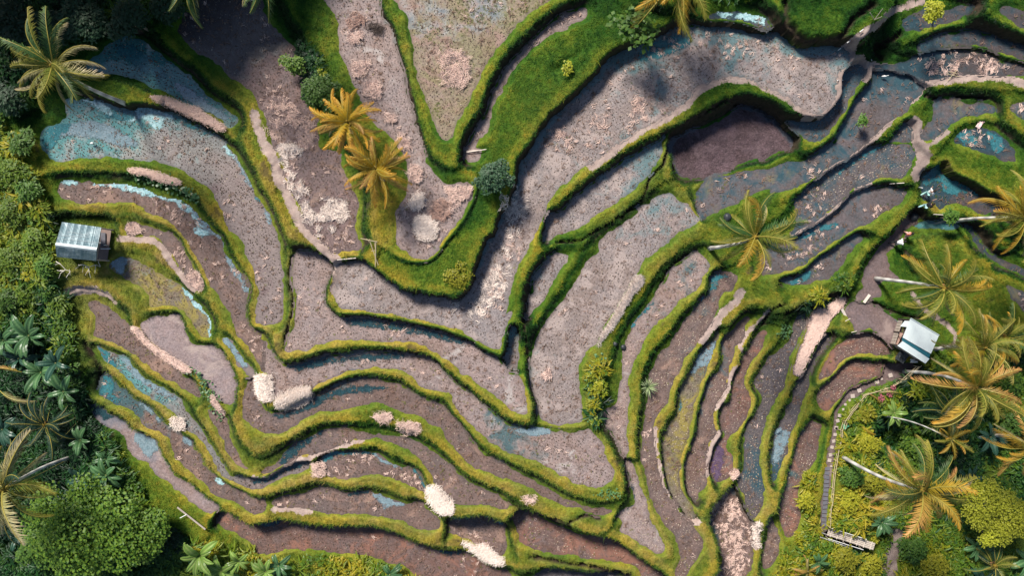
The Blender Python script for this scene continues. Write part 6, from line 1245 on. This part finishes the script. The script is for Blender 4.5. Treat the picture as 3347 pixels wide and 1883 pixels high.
def wallseg(name, a, b, z0, z1, mat, th=.08, off=0):
    a = a.lerp(cen, .12); b = b.lerp(cen, .12); d = (b-a); d.z = 0; n = Vector((-d.y, d.x, 0)).normalized()*th
    p, r = Vector((a.x-bx, a.y-by, 0)), Vector((b.x-bx, b.y-by, 0)); mb = MB()
    mb.add([(*p.xy, z0), (*r.xy, z0), (*r.xy, z1), (*p.xy, z1), (*(p+n).xy, z0), (*(r+n).xy, z0), (*(r+n).xy, z1), (*(p+n).xy, z1)], [(0, 1, 2, 3), (7, 6, 5, 4), (0, 4, 5, 1), (1, 5, 6, 2), (2, 6, 7, 3), (3, 7, 4, 0)]); mb.build(name, mat, hut)
for k in range(10): wallseg('wall_board', H2.lerp(G2, k/10), H2.lerp(G2, (k+.9)/10), .1, 1.15+.1*(k % 3), M['wood'])
for k in range(8): wallseg('wall_board', A.lerp(H2, k/8), A.lerp(H2, (k+.9)/8), .1, 1.0, M['wood'])
wallseg('back_wall', A, B, .1, 2.0, M['darkwood'])
wallseg('side_wall', B, G2, .1, 1.7, M['darkwood'])
slab('floor', [Vector((p.x, p.y, bz+.14)) for p in (A.lerp(cen, .1), B.lerp(cen, .1), G2.lerp(cen, .1), H2.lerp(cen, .1))], .12, M['floor'], hut)
x, y = W(2935, 1105, bz+.6); mb = MB(); mb.box((x-bx, y-by, .55), (.55, 1.3, .07), -.45); mb.box((x-bx, y-by, .28), (.4, 1.1, .5), -.45); mb.build('bench', M['brick'], hut)
# folded tarpaulins and scrap beside the hut
def scrap(px, py, label, mat, s, name='tarpaulin', cat='tarpaulin'):
    X, Y, Z = ground(px, py); mb = MB(); n = 7; vs = []
    for j in range(n):
        for i in range(n):
            vs.append(((i/6-.5)*s[0], (j/6-.5)*s[1], .08+.22*abs(noise.noise(Vector((i*.9+px, j*.9, 1))))*2))
    mb.add(vs, [(j*n+i, j*n+i+1, (j+1)*n+i+1, (j+1)*n+i) for j in range(n-1) for i in range(n-1)]); o = mb.build(name, mat, loc=(X, Y, Z), rot=(0, 0, px % 3)); tag(o, label, cat)
M['blacktarp'] = simple('black_tarpaulin', (0.035, 0.04, 0.045), .45, .3, 4)
scrap(2950, 1160, 'crumpled black tarpaulin at the left corner of the white roofed hut', M['blacktarp'], (1.5, 1.0))
scrap(2985, 1180, 'white plastic scraps on the ground under the front eave of the white roofed hut', M['white'], (.7, .35), 'plastic_sheet', 'plastic sheet')
M['gcloth'] = simple('green_cloth', (0.12, 0.50, 0.28), .7, .3, 3)
scrap(2765, 1390, 'bright green cloth tied to the bamboo fence', M['gcloth'], (.55, .8), 'green_cloth', 'cloth')
scrap(2795, 1415, 'loose pale blue string end hanging below the green cloth', simple('blue_string', (.35, .55, .6), .6, .2, 3), (.10, .9), 'string', 'string')
scrap(3199, 407, 'pinkish white sack on the bund in the top right', simple('sack', (.80, .60, .58), .7, .12, 3), (.8, .45), 'sack', 'sack')

# ------------------------------------------------------------------ sticks, planks, fences, footbridge
def stick(pts_s, hts, r, mat, name, label, cat, group=None, flat=False, n=6):
    q = P(pts_s) if isinstance(pts_s, str) else pts_s; w = []
    for (x, y), h in zip(q, hts):
        X, Y, Z = ground(x, y); X, Y = W(x, y, Z+h); w.append(Vector((X, Y, Z+h)))
    org = w[0].copy(); mb = MB()
    if flat:
        for a, b in zip(w, w[1:]):
            d = (b-a); s = d.cross(Vector((0, 0, 1))).normalized()*r; u = Vector((0, 0, .05))
            mb.add([a-s-org, a+s-org, b+s-org, b-s-org, a-s-org+u, a+s-org+u, b+s-org+u, b-s-org+u], [(3, 2, 1, 0), (4, 5, 6, 7), (0, 1, 5, 4), (1, 2, 6, 5), (2, 3, 7, 6), (3, 0, 4, 7)])
    else: mb.tube([p-org for p in w], r, n)
    o = mb.build(name, mat, loc=org); return tag(o, label, cat, group)
bp = stick("C4 788,232 908,478", (.35, .12), .13, M['palewood'], 'plank', 'long pale plank with short cross pieces beside the mud yard', 'plank', flat=True)
for s in ("C4 820,352 870,325", "C4 880,462 932,450"):
    q = [Vector((*W(*p, -.75), -.72))-bp.location for p in P(s)]; mb = MB(); mb.tube(q, .035, 5); mb.build('cross_piece', M['palewood'], bp)
stick("C4 1003,170 1060,92", (.1, .12), .14, M['palewood'], 'plank', 'short pale plank bridging the ditch at the top of the mud yard', 'plank', flat=True)
stick("D1 1740,778 2015,995", (.35, .35), .08, M['wood'], 'plank', 'grey plank lying on the yellow green bank at the lower left', 'plank', flat=True)
stick("D1 1765,885 1830,850", (.35, .4), .04, M['white'], 'stick', 'short white stick across the grey plank', 'stick')
stick("B2 815,1148 1000,1130", (.12, .12), .045, M['palewood'], 'pole', 'pale pole bridging the mud at the end of the straight path', 'pole')
stick("B2 2085,92 2280,62", (.15, .15), .045, M['palewood'], 'pole', 'upper of the two poles across the narrow grassy notch', 'pole')
stick("B2 2085,80 2200,72", (.12, .12), .04, M['palewood'], 'pole', 'lower of the two poles across the narrow grassy notch', 'pole')
# bamboo frame on the grass
X, Y, Z = ground(*P('B2 1190,1200')[0]); fr = empty('bamboo_rack', (X, Y, Z)); tag(fr, 'leaning frame of thin bamboo poles on the grass left of the tongue field', 'bamboo rack')
for s, h0, h1, rr in (("B2 1045,937 1210,972", .9, .9, .04), ("B2 1130,945 1220,1200", .85, .05, .045), ("B2 1195,965 1192,1215", .85, .05, .055), ("B2 1150,1060 1195,1055", .5, .5, .03), ("B2 1105,940 1130,970", .85, .85, .03), ("B2 1180,965 1200,1110", .8, .3, .03)):
    q = P(s); mb = MB(); mb.tube([Vector((*W(*q[0], Z+h0), Z+h0))-fr.location, Vector((*W(*q[1], Z+h1), Z+h1))-fr.location], rr, 6); mb.build('pole', M['bamboo'], fr)
X, Y, Z = ground(*P('A4 1105,190')[0]); fr = empty('stick_tripod', (X, Y, Z)); tag(fr, 'three thin crossed sticks beside the red dirt path at the top right', 'crossed sticks')
for s in ("A4 1065,122 1108,192", "A4 1188,82 1108,190", "A4 1180,160 1100,192"):
    q = P(s); mb = MB(); mb.tube([Vector((*W(*q[0], Z+1.0), Z+1.0))-fr.location, Vector((*W(*q[1], Z), Z))-fr.location], .035, 5); mb.build('stick', M['wood'], fr)
X, Y, Z = ground(*P('A4 1860,740')[0]); fr = empty('crossed_poles', (X, Y, Z)); tag(fr, 'thin crossed poles on the rim of the straw strewn field, top right', 'crossed poles')
for s in ("A4 1812,722 1945,752", "A4 1920,680 1825,790", "A4 1830,700 1925,722"):
    q = P(s); mb = MB(); mb.tube([Vector((*W(*q[0], Z+.35), Z+.35))-fr.location, Vector((*W(*q[1], Z+.3), Z+.3))-fr.location], .03, 5); mb.build('pole', M['bamboo'], fr)
for k, (s, lb) in enumerate((("A4 962,312 998,285", 'white pipe end nearest the red dirt path'), ("A4 842,415 884,385", 'white pipe end below the red dirt path, middle one'), ("A4 750,490 778,470", 'white pipe end at the corner of the big paddy'),
    ("A4 745,785 797,783", 'thin white rod sticking out of the cliff under the big paddy, upper one'), ("A4 748,796 782,792", 'thin white rod sticking out of the cliff under the big paddy, lower one'), ("A4 1070,540 1080,590", 'white pipe standing in the dark gully'),
    ("B4 1535,433 1582,442", 'short white board by the turquoise pool'), ("B4 1685,700 1780,706", 'thin pale pole at the end of the leafy bund'), ("B4 1255,400 1400,392", 'pale stick on the bund beside the path junction'),
    ("D4 590,1030 690,1062", 'short white pole left of the footbridge'), ("D4 580,1072 890,1185", 'long white pole lying below the footbridge'), ("D4 960,1175 1058,1225", 'pale pole end below the footbridge'), ("D4 1055,1060 1160,1015", 'dry stick above the right end of the footbridge'), ("C4 1180,1280 1385,1370", 'white stick lying in the ravine beside the small golden palm'))):
    stick(s, (.25, .25), .04, M['white'] if 'white' in lb else M['palewood'], 'thin_pole' if 'pole' in lb or 'stick' in lb else 'pipe', lb, 'pole' if 'pole' in lb or 'stick' in lb else ('board' if 'board' in lb else 'pipe'))
# stepping stones
SS = "C4 1265,885 1180,920 1132,950 960,1033 895,1088 863,1128 822,1170 800,1218 765,1278 747,1330 733,1400 D4 733,5 722,65 708,130 692,190 678,265 667,318 685,375"
big = [1, .55, 1, 1, 1, .55, .6, .55, .85, .85, .9, .7, .8, .8, .8, .85, .9, .5]
wh = ['nearest the hut, at the foot of the white palm trunk', 'small round one second from the hut', 'third from the hut, above the mud', 'first after the gap, by the pink flowers', 'square one at the bend of the path', 'small one just below the bend', 'small dull one by the fence corner', 'small dull one below the fence corner',
      'square one above the green cloth', 'square one left of the green cloth', 'square one just below the green cloth', 'one at the narrow part beside the fence', 'square one right of the brown paddy', 'dull one above the white palm trunk', 'one level with the white palm trunk', 'bright one below the white palm trunk', 'last bright square one', 'half buried last one']
for k, ((x, y), b, lb) in enumerate(zip(P(SS), big, wh)):
    X, Y, Z = ground(x, y); mb = MB(); mb.box((0, 0, .03), (.42*b, .40*b, .10)); o = mb.build('stepping_stone', M['stone'], loc=(X, Y, Z+.02), rot=(0, 0, .3+.2*math.sin(k*3)-k*.02)); tag(o, 'pale stepping stone, '+lb, 'stepping stone', 'stepping stones on the mud path')
    bv = o.modifiers.new('bevel', 'BEVEL'); bv.width = .02; bv.segments = 1
# slate slabs of the lower path
for k in range(14):
    x, y = P("D4 645,%d" % (400+k*42))[0]; x -= k*.9; X, Y, Z = ground(x, y); mb = MB(); mb.box((0, 0, .02), (.5, .34, .09)); o = mb.build('slate_slab', M['slab'], loc=(X, Y, Z+.03), rot=(.04*math.sin(k), 0, .15*math.sin(k*5))); tag(o, 'dark slate slab in the line of steps left of the bamboo fence', 'slate slab', 'slate slabs of the lower path')
# bamboo fence with two rails
FP = P("C4 1545,800 1400,930 1250,1010 1020,1080 950,1165 880,1245 820,1335 790,1430 D4 795,80 765,200 745,330 725,450 710,600 695,760 680,880 672,980")
w0 = [Vector(ground(*p)) for p in FP]; fc = empty('bamboo_fence', w0[0]); tag(fc, 'low bamboo railing following the edge of the ravine on the right', 'fence')
w1 = [Vector((*W(p[0], p[1], w.z+.8), w.z+.8)) for p, w in zip(FP, w0)]
for a in w1:
    mb = MB(); mb.tube([a+Vector((0, 0, -1.1))-fc.location, a+Vector((0, 0, .06))-fc.location], .04, 6); mb.build('post', M['bamboo'], fc)
for a, b in zip(w1, w1[1:]):
    for dz in (0, -.38):
        j = Vector((random.uniform(-.04, .04), random.uniform(-.04, .04), dz)); mb = MB(); mb.tube([a+j-fc.location, b+j*.9+Vector((0, 0, dz*.1))-fc.location], .038, 6); mb.build('rail', M['bamboo'], fc)
for k in range(1, 8):
    a = w1[k-1].lerp(w1[k], .5)+Vector((.25, .1, -.15)); mb = MB(); mb.tube([w1[k-1]+Vector((.35, .12, -.15))-fc.location, w1[k]+Vector((.35, .1, -.1))-fc.location], .03, 5); mb.build('rail', M['bamboo'], fc)
# footbridge
a, b = (Vector(ground(*p)) for p in P("D4 650,1015 1105,1160")); zb = max(a.z, b.z)+.75
a, b = (Vector((*W(*p, zb), zb)) for p in P("D4 650,1020 1105,1165"))
br = empty('footbridge', a); tag(br, 'narrow bamboo footbridge with cross ties at the lower right', 'footbridge'); d = (b-a); s = d.cross(Vector((0, 0, 1))).normalized()
for k in range(9):
    o_ = s*(k-4)*.085; mb = MB(); mb.tube([o_, d*.5+o_+Vector((0, 0, -.05)), d+o_], .042, 5); mb.build('bamboo_pole', M['palewood'] if k % 2 else M['wood'], br)
for k in range(7):
    c_ = d*((k+.5)/7)+Vector((0, 0, .05)); mb = MB(); mb.tube([c_-s*.42, c_+s*.42], .03, 5); mb.build('cross_tie', M['palewood'], br)
for sd in (-1, 1):
    o_ = s*sd*.55+Vector((0, 0, .55)); mb = MB(); mb.tube([o_, d*.75+o_], .035, 5); mb.build('handrail', M['white'], br)
    for f in (0, .37, .72): mb = MB(); mb.tube([d*f+s*sd*.5+Vector((0, 0, -.2)), d*f+o_], .03, 5); mb.build('rail_post', M['wood'], br)
# concrete spillway at the top
q = [Vector((*W(x, y, z), z)) for (x, y), z in zip(P("A4 112,-40 212,-40 240,160 228,322 150,300 140,150"), (4.6, 4.6, 3.7, 3.1, 3.1, 3.7))]
sp = empty('spillway', q[3]); tag(sp, 'dark concrete spillway running down from the top edge', 'spillway')
mb = MB(); mb.add([p-q[3] for p in q]+[p-q[3]-Vector((0, 0, 1)) for p in q], [(0, 1, 2, 5), (5, 2, 3, 4), (7, 6, 11, 8)[::-1], (0, 6, 7, 1), (1, 7, 8, 2), (2, 8, 9, 3), (3, 9, 10, 4), (4, 10, 11, 5), (5, 11, 6, 0)]); mb.build('chute', M['slab'], sp)
for k in range(10):
    f = k/9; a = q[0].lerp(q[5], min(1, f*1.8)) if f < .55 else q[5].lerp(q[4], (f-.55)/.45); b = q[1].lerp(q[2], min(1, f*1.8)) if f < .55 else q[2].lerp(q[3], (f-.55)/.45)
    a = a.lerp(b, .06); b2 = b.lerp(a, .06)+Vector((0, .25, .0)); mb = MB(); mb.tube([a-q[3]+Vector((0, 0, .0)), b2-q[3]], .07, 4); mb.build('step_edge', M['slab'], sp)
# pink flowers by the fence
M['petal'] = simple('pink_petals', (0.42, 0.10, 0.15), .6, .3, 9)
for x, y, lb in ((2903, 1265, 'upper pink flower cluster behind the bamboo fence'), (2866, 1297, 'lower pink flower cluster behind the bamboo fence'), (2892, 1284, 'small pink flower cluster between the two larger ones')):
    X, Y, Z = ground(x, y); rt = empty('flower_bush', (X, Y, Z)); tag(rt, lb, 'flowers'); mb = MB(); rs = random.Random(x)
    for _ in range(40):
        c_ = Vector((rs.gauss(0, .16), rs.gauss(0, .16), .9+rs.uniform(-.1, .2))); a = rs.uniform(0, 6.28)
        mb.add([c_+Vector((math.cos(a+j*2.1)*.07, math.sin(a+j*2.1)*.07, .02*j)) for j in range(3)], [(0, 1, 2)])
    mb.build('petals', M['petal'], rt); crown_mb([(0, 0, .6, .45)], 60, .2, .12, x).build('foliage', TG['mid'], rt); mb = MB(); mb.tube([(0, 0, -.1), (0, 0, .7)], .03, 5); mb.build('stem', M['bark2'], rt)
for k, (s, lb) in enumerate((("A1 922,1410", 'small white egret standing in the big left pond'), ("A4 1185,755", 'small white egret on the mud of the gully field'))):
    X, Y, Z = ground(*P(s)[0]); eg = empty('egret', (X, Y, Z)); tag(eg, lb, 'bird', 'egrets')
    mb = MB(); mb.tube([(-.22, 0, .26), (-.12, 0, .32), (.02, 0, .36), (.14, 0, .38), (.20, 0, .46), (.19, 0, .58), (.24, 0, .64), (.29, 0, .64)], [.02, .07, .10, .06, .03, .025, .035, .02], 7); mb.build('body', M['white'], eg, True)
    mb = MB(); mb.tube([(.28, 0, .64), (.38, 0, .62)], [.012, .004], 4); mb.build('beak', M['bamboo'], eg)
    for sd in (-.04, .04): mb = MB(); mb.tube([(0, sd, .30), (.02, sd, .14), (.0, sd, -.02)], .01, 4); mb.build('leg', M['darkwood'], eg)
# boulders in the gully and ditch
for k, (s, r, lb) in enumerate((("B4 1490,725", .45, 'dark boulder at the bend of the gully path'), ("C3 1050,575", .25, 'dark grey boulder at the top of the leafy hollow'), ("C3 1130,605", .3, 'black boulder beside the dark grey one in the hollow'), ("B3 2150,730", .4, 'dark stone by the fronds of the central right palm'), ("D4 500,480", .4, 'dark stone on the rim of the brown paddy'), ("C4 445,592", .3, 'dark stone lying on the thick straw mat'))):
    X, Y, Z = ground(*P(s)[0]); mb = MB(); rs = random.Random(k); vs = []; n, m = 9, 6
    for j in range(m+1):
        for i in range(n):
            ph = math.pi*j/m; th = 2*math.pi*i/n; v = Vector((math.sin(ph)*math.cos(th), math.sin(ph)*math.sin(th), math.cos(ph)*.7)); vs.append(v*r*(1+.35*noise.noise(v*1.7+Vector((k*3, 0, 0)))))
    mb.add(vs, [(j*n+i, j*n+(i+1) % n, (j+1)*n+(i+1) % n, (j+1)*n+i) for j in range(m) for i in range(n)]); o = mb.build('boulder', M['blacktarp'] if 'black' in lb or 'dark' in lb else M['slab'], None, True, loc=(X, Y, Z+r*.3)); tag(o, lb, 'boulder')

# ------------------------------------------------------------------ people on the gully path
SKIN = simple('skin', (0.34, 0.20, 0.14), .6, .1, 3); HAIR = simple('hair', (0.015, 0.012, 0.010), .6, .2, 3)
def skinmesh(name, verts, edges, rad, mat, parent, sub=1):
    me = bpy.data.meshes.new(name); me.from_pydata(verts, edges, []); me.materials.append(mat)
    o = link(name, me, parent); md = o.modifiers.new('skin', 'SKIN'); sv = me.skin_vertices
    if not sv: bpy.context.view_layer.update(); sv = me.skin_vertices
    if not sv:
        bm = bmesh.new(); bm.from_mesh(me); bm.verts.layers.skin.verify(); bm.to_mesh(me); bm.free(); sv = me.skin_vertices
    for v, r in zip(sv[0].data, rad): v.radius = (r, r) if not isinstance(r, tuple) else r
    sv[0].data[0].use_root = True; md.use_smooth_shade = True
    s = o.modifiers.new('sub', 'SUBSURF'); s.levels = sub; s.render_levels = sub; return o
import bmesh
def person(px, py, yaw, label, top, trouser, pose, hat=None, s=1.0):
    X, Y, Z = ground(px, py); root = empty('person', (X, Y, Z), yaw); root.scale = (s, s, s); tag(root, label, 'person', 'people on the gully path')
    st, am, ln = pose     # stride, arm lift, forward lean
    hip = Vector((0, 0, .90)); ch = Vector((ln*.35, 0, 1.28)); nk = Vector((ln*.5, 0, 1.46)); hd = Vector((ln*.56, 0, 1.60))
    V = [hip, ch, nk, hd+Vector((0, 0, .09))]; E = [(0, 1), (1, 2), (2, 3)]; Rr = [(.15, .12), (.16, .12), .055, .10]
    J = {}
    for sd, k in ((1, 0), (-1, 1)):
        f = st*(1 if k else -1)
        h = Vector((0, .09*sd, .86)); kn = Vector((f*.5+.05, .10*sd, .48)); an = Vector((f-(.12 if f < 0 else 0), .10*sd, .09+(.06 if f < 0 else 0))); to = an+Vector((.15, 0, -.05))
        b = len(V); V += [h, kn, an, to]; E += [(0, b), (b, b+1), (b+1, b+2), (b+2, b+3)]; Rr += [.095, .065, .045, .04]
        sh = ch+Vector((0, .19*sd, .12)); al = am[k]; el_ = sh+Vector((math.sin(al)*.20+.02, .07*sd, -math.cos(al)*.26)); ha = el_+Vector((math.sin(al+.4)*.24, .02*sd, -math.cos(al+.4)*.24))
        b = len(V); V += [sh, el_, ha]; E += [(1, b), (b, b+1), (b+1, b+2)]; Rr += [.06, .042, .03]
        for q in range(4): V.append(ha+(ha-el_).normalized()*(.085-.008*abs(q-1.5))+Vector((0, (q-1.5)*.022, 0))); E.append((b+2, len(V)-1)); Rr.append(.009)
        V.append(ha+(ha-el_).normalized()*.04+Vector((.045, 0, .0))); E.append((b+2, len(V)-1)); Rr.append(.01)
        J[k] = (sh, el_, ha, h, kn, an, to)
    V += [hd+Vector((.10, 0, .08))]; E += [(3, len(V)-1)]; Rr += [.018]                      # nose
    skinmesh('body', V, E, Rr, SKIN, root, 1)
    # clothes follow the limbs
    v = [hip+Vector((0, 0, -.04)), ch, nk+Vector((0, 0, -.05)), J[0][0], J[0][1], J[1][0], J[1][1]]
    skinmesh('shirt', v, [(0, 1), (1, 2), (1, 3), (3, 4), (1, 5), (5, 6)], [(.185, .15), (.195, .15), .075, .08, .065, .08, .065], top, root, 1)
    v = [hip+Vector((0, 0, -.02))]; e = []; r = [(.18, .15)]
    for k in (0, 1):
        b = len(v); v += [J[k][3], J[k][4], J[k][5]+Vector((0, 0, .06))]; e += [(0, b), (b, b+1), (b+1, b+2)]; r += [.115, .088, .07]
    skinmesh('trousers', v, e, r, trouser, root, 1)
    mb = MB(); n, m = 10, 6; c_ = hd+Vector((-.015, 0, .10)); vs = []
    for j in range(m+1):
        for i in range(n):
            ph = math.pi*.62*j/m; th = 6.2832*i/n; vs.append(c_+Vector((math.sin(ph)*math.cos(th)*.125, math.sin(ph)*math.sin(th)*.115, math.cos(ph)*.135)))
    mb.add(vs, [(j*n+i, j*n+(i+1) % n, (j+1)*n+(i+1) % n, (j+1)*n+i) for j in range(m) for i in range(n)]); mb.build('hair', HAIR, root, True)
    for k in (0, 1):
        a, t_ = J[k][5], J[k][6]; mb = MB(); mb.tube([a+Vector((-.05, 0, -.05)), a+Vector((.05, 0, -.045)), t_+Vector((.04, 0, -.01))], [.05, .052, .035], 7); mb.build('shoe', HAIR, root, True)
    for sd in (-1, 1): mb = MB(); mb.tube([hd+Vector((.085, .035*sd, .115)), hd+Vector((.098, .035*sd, .115))], .012, 5); mb.build('eye', HAIR, root)
    if hat: mb = MB(); mb.tube([c_+Vector((0, 0, -.0)), c_+Vector((0, 0, .01)), c_+Vector((0, 0, .12)), c_+Vector((0, 0, .16))], [.22, .21, .12, .04], 12); mb.build('hat', hat, root, True)
C_ = lambda n_, c_: simple(n_, c_, .8, .12, 4)
mint, black, coral, whitec, pink, denim, teal_ = C_('cloth_mint', (.42, .72, .66)), C_('cloth_black', (.02, .022, .025)), C_('cloth_coral', (.75, .22, .16)), C_('cloth_white', (.82, .82, .82)), C_('cloth_pink', (.80, .45, .42)), C_('cloth_denim', (.05, .09, .14)), C_('cloth_teal', (.40, .66, .66))
PX = lambda s_: P(s_)[0]
person(*PX('B4 1590,500'), .6, 'person in pale mint clothes walking beside the turquoise pool', whitec, mint, (.28, (.7, -.6), .15), s=1.15)
person(*PX('B4 1570,625'), .4, 'person in black top and pale teal trousers at the path junction', black, teal_, (.30, (1.9, -.4), .25), s=1.15)
person(*PX('B4 1395,905'), 1.9, 'person in a coral top on the dark gully path', coral, pink, (.26, (.5, -.5), .1), s=1.1)
person(*PX('B4 1285,985'), .2, 'person in a white top bending forward on the dark gully path', whitec, black, (.22, (.8, .3), .5), s=1.15)
print('objects', len(bpy.data.objects))
